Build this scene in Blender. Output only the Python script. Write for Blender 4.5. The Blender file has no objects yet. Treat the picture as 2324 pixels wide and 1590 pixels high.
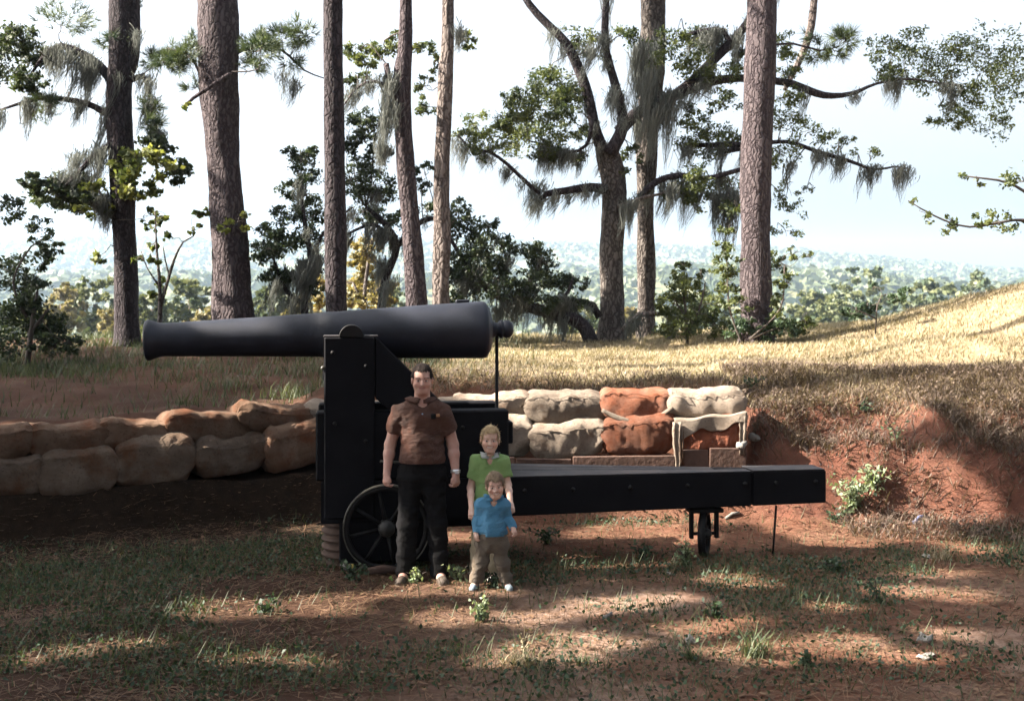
import bpy, bmesh, math
import numpy as np
from mathutils import Vector, Matrix

R = math.radians
sc = bpy.context.scene
COL = sc.collection

# ------------------------------------------------------------------ camera, sky, sun, exposure
CAM_H, FOC, UC, VH = 2.32, 2600.0, 1161.5, 690.0      # survey constants (camera height in metres, focal length and axis in survey units)
cam_d = bpy.data.cameras.new('camera'); cam = bpy.data.objects.new('camera', cam_d); COL.objects.link(cam)
cam.location = (0, 0, CAM_H); cam.rotation_euler = (R(90), 0, 0)
cam_d.sensor_width = 36; cam_d.lens = 36 * FOC / 2323; cam_d.shift_y = -105 / 2323
cam_d.clip_start = 0.1; cam_d.clip_end = 20000
cam_d.dof.use_dof = True; cam_d.dof.focus_distance = 10.0; cam_d.dof.aperture_fstop = 3.2
sc.camera = cam

SUN_EL, SUN_BACK = 37.0, -5.0                          # elevation; degrees behind (+) or before (-) the picture plane, from the left
S = np.array([-math.cos(R(SUN_BACK)) * math.cos(R(SUN_EL)), math.sin(R(SUN_BACK)) * math.cos(R(SUN_EL)), math.sin(R(SUN_EL))])
w = bpy.data.worlds.new('World'); sc.world = w; w.use_nodes = True
nt = w.node_tree
sky = nt.nodes.new('ShaderNodeTexSky'); sky.sky_type = 'NISHITA'; sky.sun_disc = False
sky.sun_elevation = R(SUN_EL); sky.sun_rotation = math.atan2(S[0], S[1])
sky.air_density = 1.0; sky.dust_density = 9.0; sky.ozone_density = 1.0
bg = nt.nodes['Background']; bg.inputs[1].default_value = 0.055
sky_pale = nt.nodes.new('ShaderNodeHueSaturation'); sky_pale.inputs['Saturation'].default_value = 0.45; sky_pale.inputs['Value'].default_value = 1.3      # whole sky desaturated and lifted towards white
nt.links.new(sky.outputs[0], sky_pale.inputs['Color']); nt.links.new(sky_pale.outputs[0], bg.inputs[0])
sun_d = bpy.data.lights.new('sun', 'SUN'); sun_d.energy = 5.0; sun_d.angle = R(0.5); sun_d.color = (1.0, 0.90, 0.76)
sun = bpy.data.objects.new('sun', sun_d); COL.objects.link(sun)
sun.rotation_euler = Vector(S).to_track_quat('Z', 'Y').to_euler(); sun.location = (-20, 10, 30)
sc.view_settings.view_transform = 'Standard'; sc.view_settings.look = 'None'
sc.view_settings.exposure = 2.75; sc.view_settings.gamma = 1.0; sc.view_settings.use_curve_mapping = False
sc.render.engine = 'CYCLES'
sc.cycles.use_denoising = True
sc.cycles.max_bounces = 6; sc.cycles.diffuse_bounces = 3; sc.cycles.transparent_max_bounces = 8
sc.cycles.volume_bounces = 1
sc.cycles.sample_clamp_indirect = 6.0

# ------------------------------------------------------------------ helpers
def rng(seed): return np.random.default_rng(seed)
def P(u, v, d): return np.array([(u - UC) / FOC * d, d, CAM_H - (v - VH) / FOC * d])
def on_line(u, A, B, off=0.0):
    """where the sight line at bearing u meets the vertical plane through A-B (pushed back by off)"""
    A = np.array(A, float); B = np.array(B, float); e = (B - A) / np.linalg.norm(B - A); n = np.array([-e[1], e[0]])
    a = (u - UC) / FOC
    d = (off + A @ n) / (a * n[0] + n[1])
    return np.array([a * d, d])
def zat(v, d): return CAM_H - (v - VH) / FOC * d
def unit(v):
    v = np.asarray(v, float); return v / (np.linalg.norm(v, axis=-1, keepdims=True) + 1e-12)
def smooth(t): t = np.clip(t, 0, 1); return t * t * (3 - 2 * t)

_perm = rng(11).random((256, 256)).astype(np.float64)
def vnoise(x, y):
    x = np.asarray(x, float); y = np.asarray(y, float)
    xi = np.floor(x).astype(int); yi = np.floor(y).astype(int); fx = x - xi; fy = y - yi
    fx = fx * fx * (3 - 2 * fx); fy = fy * fy * (3 - 2 * fy)
    g = lambda a, b: _perm[a & 255, b & 255]
    return (g(xi, yi) * (1 - fx) + g(xi + 1, yi) * fx) * (1 - fy) + (g(xi, yi + 1) * (1 - fx) + g(xi + 1, yi + 1) * fx) * fy
def fbm(x, y, o=4):
    s = 0; a = 0.5; t = 0
    for k in range(o):
        s = s + a * vnoise(x * 2 ** k + 17.3 * k, y * 2 ** k - 9.1 * k); t += a; a *= 0.5
    return s / t
def noise3(p, s=1.0):
    """cheap smooth 3-d noise in -1..1"""
    p = np.asarray(p) * s
    return (np.sin(p[..., 0] * 1.7 + 1.3 * np.sin(p[..., 1] * 1.9 + 0.4)) + np.sin(p[..., 1] * 2.1 + 1.1 * np.sin(p[..., 2] * 1.6 + 2.0)) +
            np.sin(p[..., 2] * 1.9 + 1.2 * np.sin(p[..., 0] * 2.3 + 4.0))) / 3

def np_mesh(name, V, F, mat=None, attrs=None, smooth_shade=False):
    V = np.ascontiguousarray(V, np.float32); F = np.ascontiguousarray(F, np.int32)
    me = bpy.data.meshes.new(name); k = F.shape[1]
    me.vertices.add(len(V)); me.vertices.foreach_set('co', V.ravel())
    me.loops.add(F.size); me.loops.foreach_set('vertex_index', F.ravel())
    me.polygons.add(len(F)); me.polygons.foreach_set('loop_start', np.arange(0, F.size, k, dtype=np.int32))
    if smooth_shade: me.polygons.foreach_set('use_smooth', np.ones(len(F), bool))
    me.update(calc_edges=True)
    for an, av in (attrs or {}).items():
        av = np.asarray(av, np.float32)
        if av.ndim == 1:
            a = me.attributes.new(an, 'FLOAT', 'POINT'); a.data.foreach_set('value', av)
        else:
            a = me.attributes.new(an, 'FLOAT_COLOR', 'POINT'); a.data.foreach_set('color', np.c_[av, np.ones(len(av))].astype(np.float32).ravel())
    if mat: me.materials.append(mat)
    return me
def link(name, me, parent=None, loc=None):
    o = bpy.data.objects.new(name, me); COL.objects.link(o)
    if parent is not None: o.parent = parent
    if loc is not None: o.location = loc
    return o
def tag(o, label=None, cat=None, group=None, kind=None):
    if label: o['label'] = label
    if cat: o['category'] = cat
    if group: o['group'] = group
    if kind: o['kind'] = kind
    return o
def empty(name, loc=(0, 0, 0), rz=0.0):
    o = bpy.data.objects.new(name, None); COL.objects.link(o); o.location = loc; o.rotation_euler = (0, 0, rz); o.empty_display_size = 0.1
    return o
class MB:
    """collects vertices and faces (all quads, triangles as degenerate-free separate lists) into one mesh"""
    def __init__(s): s.V = []; s.F = []; s.n = 0; s.A = []
    def add(s, V, F, a=None):
        V = np.asarray(V, float); s.V.append(V); s.F.append(np.asarray(F, int) + s.n); s.n += len(V)
        s.A.append(np.zeros(len(V)) if a is None else (np.full(len(V), a) if np.isscalar(a) else np.asarray(a)))
    def empty(s): return s.n == 0
    def mesh(s, name, mat, smooth_shade=False, attr='tint'):
        return np_mesh(name, np.concatenate(s.V), np.concatenate(s.F), mat, {attr: np.concatenate(s.A)}, smooth_shade)
    def build(s, name, mat, parent=None, off=(0, 0, 0), smooth_shade=False):
        off = np.asarray(off, float); s.V = [v - off for v in s.V]
        return link(name, s.mesh(name, mat, smooth_shade), parent)

def bevel_box(name, size, mat, bev=0.008, seg=1, jitter=0.0, taper=None):
    """box centred on x and y, base at z=0"""
    bm = bmesh.new(); bmesh.ops.create_cube(bm, size=1)
    for v in bm.verts:
        v.co.x *= size[0]; v.co.y *= size[1]; v.co.z = (v.co.z + 0.5) * size[2]
        if taper: v.co = taper(v.co)
    if bev: bmesh.ops.bevel(bm, geom=bm.edges[:], offset=bev, segments=seg, affect='EDGES', profile=0.5)
    me = bpy.data.meshes.new(name); bm.to_mesh(me); bm.free(); me.materials.append(mat)
    return me
def prism(name, poly, y0, y1, mat, bev=0.008):
    """poly in (x,z), extruded along y"""
    bm = bmesh.new()
    a = [bm.verts.new((p[0], y0, p[1])) for p in poly]; b = [bm.verts.new((p[0], y1, p[1])) for p in poly]
    bm.faces.new(a); bm.faces.new(b[::-1])
    for i in range(len(poly)):
        j = (i + 1) % len(poly); bm.faces.new((a[j], a[i], b[i], b[j]))
    bmesh.ops.recalc_face_normals(bm, faces=bm.faces[:])
    if bev: bmesh.ops.bevel(bm, geom=bm.edges[:], offset=bev, segments=1, affect='EDGES')
    me = bpy.data.meshes.new(name); bm.to_mesh(me); bm.free(); me.materials.append(mat)
    return me
def frames(pts):
    pts = np.asarray(pts, float); T = np.gradient(pts, axis=0); T = unit(T)
    up = np.array([0, 1, 0.0]) if abs(T[0, 1]) < 0.9 else np.array([1.0, 0, 0])
    N = []; n = unit(np.cross(T[0], up))
    for t in T:
        n = unit(n - t * (n @ t)); N.append(n)
    N = np.array(N); return T, N, np.cross(T, N)
def tube(pts, rad, seg=8, rough=0.0, seed=0, flute=0.0, cap=True):
    pts = np.asarray(pts, float); rad = np.broadcast_to(np.asarray(rad, float), (len(pts),)).copy()
    T, N, B = frames(pts); th = np.linspace(0, 2 * np.pi, seg, endpoint=False)
    r = rad[:, None] * np.ones(seg)[None]
    g = rng(seed)
    if rough:
        q = np.stack([np.cos(th)[None] * 2.2 + 0 * rad[:, None], np.sin(th)[None] * 2.2 + 0 * rad[:, None], np.arange(len(pts))[:, None] * 0.35 + 0 * th[None]], -1)
        r = r * (1 + rough * noise3(q + seed) + rough * 0.6 * (g.random(r.shape) - 0.5))
    V = pts[:, None] + r[..., None] * (np.cos(th)[None, :, None] * N[:, None] + np.sin(th)[None, :, None] * B[:, None])
    n = len(pts); V = V.reshape(-1, 3); F = []
    i = np.arange(n - 1)[:, None] * seg; j = np.arange(seg)[None]; j2 = (j + 1) % seg
    F = np.stack([i + j, i + j2, i + seg + j2, i + seg + j], -1).reshape(-1, 4)
    if cap:
        c0 = len(V); V = np.r_[V, [pts[0]], [pts[-1]]]
        k = np.arange(0, seg, 2); 
        F = np.r_[F, np.stack([np.full(len(k), c0), (k + 2) % seg, (k + 1) % seg, k], -1), np.stack([np.full(len(k), c0 + 1), (n - 1) * seg + k, (n - 1) * seg + (k + 1) % seg, (n - 1) * seg + (k + 2) % seg], -1)]
    return V, F
def resample(pts, vals, step):
    """Catmull-Rom through the given points"""
    pts = np.asarray(pts, float); vals = np.asarray(vals, float)
    q = np.c_[pts, vals]; q = np.r_[[2 * q[0] - q[1]], q, [2 * q[-1] - q[-2]]]; out = []
    for i in range(1, len(q) - 2):
        p0, p1, p2, p3 = q[i - 1:i + 3]; L = np.linalg.norm((p2 - p1)[:3]); m = max(1, int(round(L / step)))
        t = (np.arange(m) / m)[:, None]
        out.append(0.5 * (2 * p1 + (p2 - p0) * t + (2 * p0 - 5 * p1 + 4 * p2 - p3) * t ** 2 + (3 * p1 - p0 - 3 * p2 + p3) * t ** 3))
    out.append(q[-2][None]); o = np.concatenate(out); return o[:, :3], np.maximum(o[:, 3], 0.002)
def lathe_mesh(name, prof, seg, mat):
    """profile (x along axis, r); axis = local x"""
    prof = np.asarray(prof, float); th = np.linspace(0, 2 * np.pi, seg, endpoint=False)
    V = np.stack([np.repeat(prof[:, 0], seg).reshape(-1, seg), prof[:, 1:2] * np.cos(th)[None], prof[:, 1:2] * np.sin(th)[None]], -1).reshape(-1, 3)
    n = len(prof); i = np.arange(n - 1)[:, None] * seg; j = np.arange(seg)[None]; j2 = (j + 1) % seg
    F = np.stack([i + j, i + seg + j, i + seg + j2, i + j2], -1).reshape(-1, 4)
    me = np_mesh(name, V, F, mat, None, True)
    return me

# ------------------------------------------------------------------ materials
def new_mat(name):
    m = bpy.data.materials.new(name); m.use_nodes = True
    n = m.node_tree; b = n.nodes['Principled BSDF']; return m, n, b
def nd(n, t, **kw):
    x = n.nodes.new(t)
    for k, v in kw.items():
        if k.startswith('i_'): x.inputs[k[2:].replace('_', ' ')].default_value = v
        else: setattr(x, k, v)
    return x
def rgba(c): return (c[0], c[1], c[2], 1)
def mixc(n, fac, a, b, mode='MIX'):
    x = n.nodes.new('ShaderNodeMix'); x.data_type = 'RGBA'; x.blend_type = mode
    for sock, val in ((x.inputs[0], fac), (x.inputs[6], a), (x.inputs[7], b)):
        if isinstance(val, (int, float)): sock.default_value = val
        elif isinstance(val, tuple): sock.default_value = rgba(val)
        else: n.links.new(val, sock)
    return x.outputs[2]
def ramp(n, src, lo, hi):
    x = n.nodes.new('ShaderNodeMapRange'); x.inputs[1].default_value = lo; x.inputs[2].default_value = hi
    n.links.new(src, x.inputs[0]); return x.outputs[0]
def noise_node(n, scale, detail=4, vec=None, rough=0.55):
    x = nd(n, 'ShaderNodeTexNoise'); x.inputs['Scale'].default_value = scale; x.inputs['Detail'].default_value = detail; x.inputs['Roughness'].default_value = rough
    if vec is not None: n.links.new(vec, x.inputs['Vector'])
    return x.outputs[0]
def objco(n): return nd(n, 'ShaderNodeTexCoord').outputs['Object']
def bump(n, b, h, strength, dist):
    x = nd(n, 'ShaderNodeBump'); x.inputs['Strength'].default_value = strength; x.inputs['Distance'].default_value = dist
    n.links.new(h, x.inputs['Height']); n.links.new(x.outputs[0], b.inputs['Normal']); return x
def attr(n, name, col=False):
    x = nd(n, 'ShaderNodeAttribute'); x.attribute_name = name; return x.outputs['Color' if col else 'Fac']
def simple(name, c1, c2, rough=0.7, scale=8.0, bscale=40.0, bstr=0.3, bdist=0.01, metal=0.0, spec=0.5, lo=0.35, hi=0.65):
    m, n, b = new_mat(name); co = objco(n)
    n.links.new(mixc(n, ramp(n, noise_node(n, scale, 5, co), lo, hi), c1, c2), b.inputs['Base Color'])
    b.inputs['Roughness'].default_value = rough; b.inputs['Metallic'].default_value = metal; b.inputs['Specular IOR Level'].default_value = spec
    if bstr: bump(n, b, noise_node(n, bscale, 4, co), bstr, bdist)
    return m
def leaf_mat(name, dark, light, trans=0.45, rough=0.55, glow=(1.0, 1.0, 0.55)):
    """tint attribute 0..1 runs from dark to light leaves; thin leaves let some light through"""
    m, n, b = new_mat(name)
    c = mixc(n, attr(n, 'tint'), dark, light)
    n.links.new(c, b.inputs['Base Color']); b.inputs['Roughness'].default_value = rough; b.inputs['Specular IOR Level'].default_value = 0.35
    t = nd(n, 'ShaderNodeBsdfTranslucent'); n.links.new(mixc(n, 1.0, c, glow, 'MULTIPLY'), t.inputs[0])
    mx = nd(n, 'ShaderNodeMixShader'); mx.inputs[0].default_value = trans
    n.links.new(b.outputs[0], mx.inputs[1]); n.links.new(t.outputs[0], mx.inputs[2])
    n.links.new(mx.outputs[0], n.nodes['Material Output'].inputs[0]); return m
def bark_mat(name, c1, c2, c3, zs=0.22, scale=9.0, depth=0.03):
    m, n, b = new_mat(name); co = objco(n)
    mp = nd(n, 'ShaderNodeMapping'); mp.inputs['Scale'].default_value = (1, 1, zs); n.links.new(co, mp.inputs['Vector'])
    vo = nd(n, 'ShaderNodeTexVoronoi', feature='DISTANCE_TO_EDGE'); vo.inputs['Scale'].default_value = scale
    wob = noise_node(n, 6, 3, co); mv = nd(n, 'ShaderNodeMix'); mv.data_type = 'VECTOR'; mv.inputs[0].default_value = 0.12
    n.links.new(mp.outputs[0], mv.inputs[4]); 
    nn = nd(n, 'ShaderNodeTexNoise'); nn.inputs['Scale'].default_value = 7; n.links.new(co, nn.inputs['Vector']); n.links.new(nn.outputs['Color'], mv.inputs[5])
    n.links.new(mv.outputs[1], vo.inputs['Vector'])
    crack = ramp(n, vo.outputs['Distance'], 0.0, 0.22)
    fine = noise_node(n, 60, 4, mp.outputs[0])
    patch = noise_node(n, 2.2, 4, co)
    c = mixc(n, ramp(n, patch, 0.38, 0.64), c1, c2)
    c = mixc(n, ramp(n, fine, 0.3, 0.75), c, c2)
    c = mixc(n, crack, c3, c)
    n.links.new(c, b.inputs['Base Color']); b.inputs['Roughness'].default_value = 0.9; b.inputs['Specular IOR Level'].default_value = 0.15
    h = nd(n, 'ShaderNodeMath', operation='ADD'); mul = nd(n, 'ShaderNodeMath', operation='MULTIPLY'); mul.inputs[1].default_value = 0.5
    n.links.new(fine, mul.inputs[0]); n.links.new(crack, h.inputs[0]); n.links.new(mul.outputs[0], h.inputs[1])
    bump(n, b, h.outputs[0], 0.9, depth); return m

M = {}
M['pine_bark'] = bark_mat('pine bark', (0.054, 0.043, 0.048), (0.086, 0.070, 0.073), (0.030, 0.023, 0.026), 0.16, 17, 0.02)
M['dark_bark'] = bark_mat('dark bark', (0.034, 0.027, 0.032), (0.055, 0.046, 0.050), (0.016, 0.013, 0.015), 0.2, 20, 0.015)
M['oak_bark'] = bark_mat('oak bark', (0.065, 0.055, 0.053), (0.13, 0.115, 0.105), (0.032, 0.026, 0.024), 0.22, 18, 0.018)
M['pale_bark'] = bark_mat('pale bark', (0.11, 0.088, 0.082), (0.175, 0.15, 0.14), (0.055, 0.043, 0.04), 0.22, 16, 0.018)
M['twig'] = simple('twig', (0.035, 0.028, 0.025), (0.07, 0.055, 0.045), 0.9, 6, 30, 0.2)
M['oak_leaf'] = leaf_mat('oak leaf', (0.028, 0.045, 0.022), (0.12, 0.14, 0.045), 0.4)
M['dark_leaf'] = leaf_mat('evergreen leaf', (0.016, 0.028, 0.018), (0.07, 0.095, 0.04), 0.3)
M['vine_leaf'] = leaf_mat('vine leaf', (0.05, 0.075, 0.025), (0.20, 0.21, 0.07), 0.5)
M['yellow_leaf'] = leaf_mat('yellow leaf', (0.12, 0.105, 0.045), (0.25, 0.20, 0.075), 0.35)
M['needle'] = leaf_mat('pine needle', (0.028, 0.05, 0.03), (0.10, 0.13, 0.05), 0.2)
M['moss'] = leaf_mat('spanish moss', (0.07, 0.076, 0.070), (0.17, 0.18, 0.165), 0.35, 0.9, (1.0, 1.0, 0.95))
M['weed'] = leaf_mat('weed leaf', (0.018, 0.036, 0.022), (0.066, 0.105, 0.058), 0.35)
M['pale_weed'] = leaf_mat('pale weed leaf', (0.12, 0.17, 0.10), (0.27, 0.31, 0.19), 0.35)
M['grass'] = leaf_mat('grass blade', (0.028, 0.046, 0.022), (0.11, 0.125, 0.058), 0.35)
M['straw'] = leaf_mat('dry grass blade', (0.13, 0.105, 0.066), (0.35, 0.30, 0.205), 0.3, 0.7)
M['dead_brush'] = leaf_mat('dead brush', (0.07, 0.048, 0.042), (0.19, 0.145, 0.11), 0.25, 0.8)
M['pine_straw'] = leaf_mat('fallen pine straw', (0.045, 0.023, 0.013), (0.20, 0.118, 0.068), 0.15, 0.75)
M['far_leaf'] = leaf_mat('far leaf', (0.040, 0.060, 0.030), (0.13, 0.14, 0.06), 0.25)
M['far_yellow'] = leaf_mat('far yellow leaf', (0.11, 0.10, 0.05), (0.22, 0.185, 0.09), 0.3)

def paint_black(name, base, rough, wear, spec=0.5):
    m, n, b = new_mat(name); co = objco(n)
    c = mixc(n, ramp(n, noise_node(n, 3.5, 6, co), 0.40, 0.75), base, wear)
    c = mixc(n, ramp(n, noise_node(n, 40, 3, co), 0.62, 0.8), c, tuple(1.6 * x for x in wear))
    n.links.new(c, b.inputs['Base Color'])
    r = nd(n, 'ShaderNodeMapRange'); r.inputs[3].default_value = rough - 0.1; r.inputs[4].default_value = rough + 0.15
    n.links.new(noise_node(n, 9, 5, co), r.inputs[0]); n.links.new(r.outputs[0], b.inputs['Roughness'])
    b.inputs['Specular IOR Level'].default_value = spec; bump(n, b, noise_node(n, 70, 4, co), 0.25, 0.004); return m
M['gun_iron'] = paint_black('weathered gun iron', (0.005, 0.0068, 0.014), 0.52, (0.012, 0.015, 0.027), 0.4)
M['black_timber'] = paint_black('black painted timber', (0.0028, 0.0028, 0.0045), 0.65, (0.006, 0.006, 0.008), 0.12)
M['black_iron'] = paint_black('black painted iron', (0.004, 0.004, 0.005), 0.6, (0.010, 0.009, 0.009), 0.2)
M['worn_rim'] = simple('worn iron rim', (0.035, 0.032, 0.026), (0.075, 0.07, 0.055), 0.4, 20, 60, 0.2, 0.002, 0.0)
M['rail_top'] = paint_black('worn rail top', (0.020, 0.020, 0.025), 0.6, (0.06, 0.05, 0.048))
M['bore'] = simple('bore', (0.004, 0.004, 0.004), (0.006, 0.005, 0.005), 0.9, 5, 5, 0)
M['rust'] = simple('rusted corrugated iron', (0.030, 0.015, 0.010), (0.065, 0.036, 0.025), 0.85, 9, 50, 0.4, 0.004)
def burlap(name, c1, c2, stain, amt):
    m, n, b = new_mat(name); co = objco(n)
    oi = nd(n, 'ShaderNodeObjectInfo')
    ad = nd(n, 'ShaderNodeVectorMath', operation='ADD'); n.links.new(co, ad.inputs[0]); n.links.new(oi.outputs['Location'], ad.inputs[1])
    c = mixc(n, ramp(n, noise_node(n, 5, 5, ad.outputs[0]), 0.35, 0.65), c1, c2)
    c = mixc(n, ramp(n, noise_node(n, 3.2, 6, ad.outputs[0], 0.65), 0.62 - amt, 0.78 - amt * 0.6), c, stain)
    wv = nd(n, 'ShaderNodeTexWave', bands_direction='Z'); wv.inputs['Scale'].default_value = 75; wv.inputs['Distortion'].default_value = 1.5; n.links.new(co, wv.inputs[0])
    wx = nd(n, 'ShaderNodeTexWave', bands_direction='X'); wx.inputs['Scale'].default_value = 75; wx.inputs['Distortion'].default_value = 1.5; n.links.new(co, wx.inputs[0])
    mul = nd(n, 'ShaderNodeMath', operation='MULTIPLY'); n.links.new(wv.outputs[1], mul.inputs[0]); n.links.new(wx.outputs[1], mul.inputs[1])
    ad2 = nd(n, 'ShaderNodeMath', operation='MULTIPLY_ADD'); ad2.inputs[1].default_value = 2.2; n.links.new(noise_node(n, 22, 5, co), ad2.inputs[0]); n.links.new(mul.outputs[0], ad2.inputs[2])
    c = mixc(n, ramp(n, noise_node(n, 45, 3, co), 0.55, 0.8), c, tuple(0.6 * x for x in c1))
    hv = nd(n, 'ShaderNodeHueSaturation'); mr = nd(n, 'ShaderNodeMapRange'); mr.inputs[3].default_value = 0.72; mr.inputs[4].default_value = 1.15; n.links.new(oi.outputs['Random'], mr.inputs[0]); n.links.new(mr.outputs[0], hv.inputs['Value']); n.links.new(c, hv.inputs['Color'])
    n.links.new(hv.outputs[0], b.inputs['Base Color']); b.inputs['Roughness'].default_value = 0.95; b.inputs['Specular IOR Level'].default_value = 0.1
    mpw = nd(n, 'ShaderNodeMapping'); mpw.inputs['Scale'].default_value = (3, 9, 9); mpw.inputs['Rotation'].default_value = (0.3, 0.5, 0.2); n.links.new(ad.outputs[0], mpw.inputs[0])
    wr = nd(n, 'ShaderNodeMath', operation='MULTIPLY_ADD'); wr.inputs[1].default_value = 4.0; n.links.new(noise_node(n, 1.6, 5, mpw.outputs[0], 0.6), wr.inputs[0]); n.links.new(ad2.outputs[0], wr.inputs[2])
    bump(n, b, wr.outputs[0], 0.75, 0.012); return m
M['burlap'] = burlap('burlap', (0.22, 0.175, 0.14), (0.33, 0.275, 0.225), (0.16, 0.085, 0.05), 0.07)
M['burlap_tan'] = burlap('tan burlap', (0.13, 0.080, 0.054), (0.21, 0.14, 0.10), (0.15, 0.058, 0.03), 0.14)
M['burlap_red'] = burlap('clay-stained burlap', (0.19, 0.08, 0.048), (0.24, 0.13, 0.095), (0.20, 0.058, 0.026), 0.20)
M['clay_lump'] = simple('red clay', (0.20, 0.060, 0.028), (0.13, 0.040, 0.020), 0.95, 6, 30, 0.8, 0.02)
M['board'] = simple('weathered board', (0.045, 0.024, 0.017), (0.085, 0.046, 0.034), 0.92, 5, 25, 0.7, 0.012)
M['stone'] = simple('pale stone', (0.14, 0.13, 0.12), (0.20, 0.19, 0.175), 0.85, 12, 50, 0.4, 0.004)
M['white_litter'] = simple('white litter', (0.16, 0.155, 0.14), (0.23, 0.22, 0.20), 0.7, 10, 40, 0.2, 0.002)
M['blue_litter'] = simple('blue litter', (0.14, 0.17, 0.34), (0.22, 0.25, 0.42), 0.5, 10, 40, 0.1, 0.002)
M['yellow_print'] = simple('yellow print', (0.55, 0.42, 0.12), (0.65, 0.50, 0.16), 0.6, 10, 40, 0.1, 0.002)

# ------------------------------------------------------------------ terrain
TOE_X = np.array([-60, -30, -8, -4.65, -2.16, 2.5, 2.8, 4.2, 6.5, 12, 30, 60.]); TOE_Y = np.array([3, 5.0, 9.3, 11.1, 12.42, 12.30, 12.15, 11.85, 11.2, 10.0, 8.0, 7.0])
LW_A, LW_B = (-4.65, 11.10), (-2.16, 12.50)          # line of the left sandbag wall
RW_A, RW_B = (-2.2, 12.42), (2.55, 12.30)            # line of the right sandbag wall
ridge1_u = np.array([-600, 70, 200, 480, 700, 1150, 1360, 1750, 1900, 2200, 2900.]); ridge1_v = np.array([560, 551, 545, 541, 547, 551, 560, 566, 577, 606, 640.])
ridge2_u = np.array([-600, 70, 300, 480, 900, 1300, 1560, 1800, 2000, 2200, 2900.]); ridge2_v = np.array([640, 622, 608, 612, 620, 606, 602, 622, 632, 645, 650.])
def zg(x, y):
    x = np.asarray(x, float); y = np.asarray(y, float)
    s = y - np.interp(x, TOE_X, TOE_Y)
    L = np.interp(s, [-0.5, -0.12, 0.10, 0.62, 0.80, 1.15], [0, 0.06, 0.46, 0.50, 1.02, 1.12])
    C = np.interp(s, [-0.2, 0.06, 0.72, 0.88, 1.2], [0, 0.44, 0.50, 1.26, 1.40])
    Rb = np.interp(s, [-0.55, 0.0, 0.38, 0.85, 1.9], [0, 0.13, 0.78, 1.07, 1.45])
    wl = smooth((x + 2.7) / 0.8); wr = smooth((x - 2.45) / 0.4)
    z = (L * (1 - wl) + C * wl) * (1 - wr) + Rb * wr
    slope = np.where(x < 0, 0.075, 0.040)
    slope = 0.075 * (1 - smooth((x + 3) / 3)) + 0.040 * smooth((x + 3) / 3)
    z = z + np.clip(y - 13.3, 0, 8.5) * slope * smooth(s - 0.5)
    z = z + 1.12 * np.exp(-((x - 9) / 3.0) ** 2 - ((y - 17.5) / 3.4) ** 2) * smooth((s - 1.2) / 2)
    up = smooth((s - 0.2) / 0.6); nearm = 1 - smooth((y - 60) / 60)
    z = z + nearm * ((fbm(x * 1.1, y * 1.1, 4) - 0.5) * (0.07 + 0.14 * up))
    bank = smooth((s + 0.3) / 0.3) * (1 - smooth((s - 0.9) / 0.8))
    z = z + nearm * bank * ((fbm(x * 2.6 + 40, y * 2.6, 5) - 0.5) * (0.10 + 0.34 * wr) + (fbm(x * 7 + 4, y * 7, 3) - 0.5) * 0.14 * wr)
    rill = np.abs(((x * 1.7 + 3.5 * fbm(x * 1.1, y * 1.6, 3)) % 1.0) - 0.5) * 2
    z = z - nearm * wr * bank * 0.07 * fbm(x * 0.9 + 7, y * 0.9) * (1 - rill) ** 2
    # the ground falls away behind the tree line into the valley
    ye = 21.5 + 0.08 * x
    z = z - 29.0 * smooth((y - ye) / 75.0) - 0.9 * smooth((y - ye) / 4.0)
    d = np.maximum(y, 1.0); u = UC + FOC * x / d
    v1 = np.interp(u, ridge1_u, ridge1_v); v2 = np.interp(u, ridge2_u, ridge2_v)
    far = smooth((y - 300) / 300)
    h1 = (2.3 + (VH - v1) / FOC * 1950 + 20) * smooth((y - 950) / 950) * (1 - 0.6 * smooth((y - 2100) / 1200))
    h2 = (2.3 + (VH - v2) / FOC * 900 + 20) * smooth((y - 420) / 430) * (1 - 0.8 * smooth((y - 950) / 450))
    big = (fbm(x / 220, y / 220, 4) - 0.5) * 22 * far
    return z + np.maximum(h1 + 0.0, 0) + np.maximum(h2 * (1 - smooth((y - 1000) / 900)), 0) * 1.0 + big * (1 - 0.7 * smooth((y - 1200) / 600))
def spaced(lo, hi, fine_lo, fine_hi, step, grow=1.14):
    a = list(np.arange(fine_lo, fine_hi + 1e-6, step)); h = step
    while a[-1] < hi: h *= grow; a.append(a[-1] + h)
    h = step; b = [a[0]]
    while b[-1] > lo: h *= grow; b.append(b[-1] - h)
    return np.array(b[:0:-1] + a)
GX = spaced(-5000, 5000, -7.0, 8.0, 0.072, 1.07); GY = spaced(-400, 5500, 5.8, 15.0, 0.072, 1.055)
gx, gy = np.meshgrid(GX, GY); gz = zg(gx, gy)
nx, ny = len(GX), len(GY)
idx = (np.arange(ny - 1)[:, None] * nx + np.arange(nx - 1)[None]).ravel()
GF = np.stack([idx, idx + 1, idx + nx + 1, idx + nx], -1)
gs = gy - np.interp(gx, TOE_X, TOE_Y)
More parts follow.
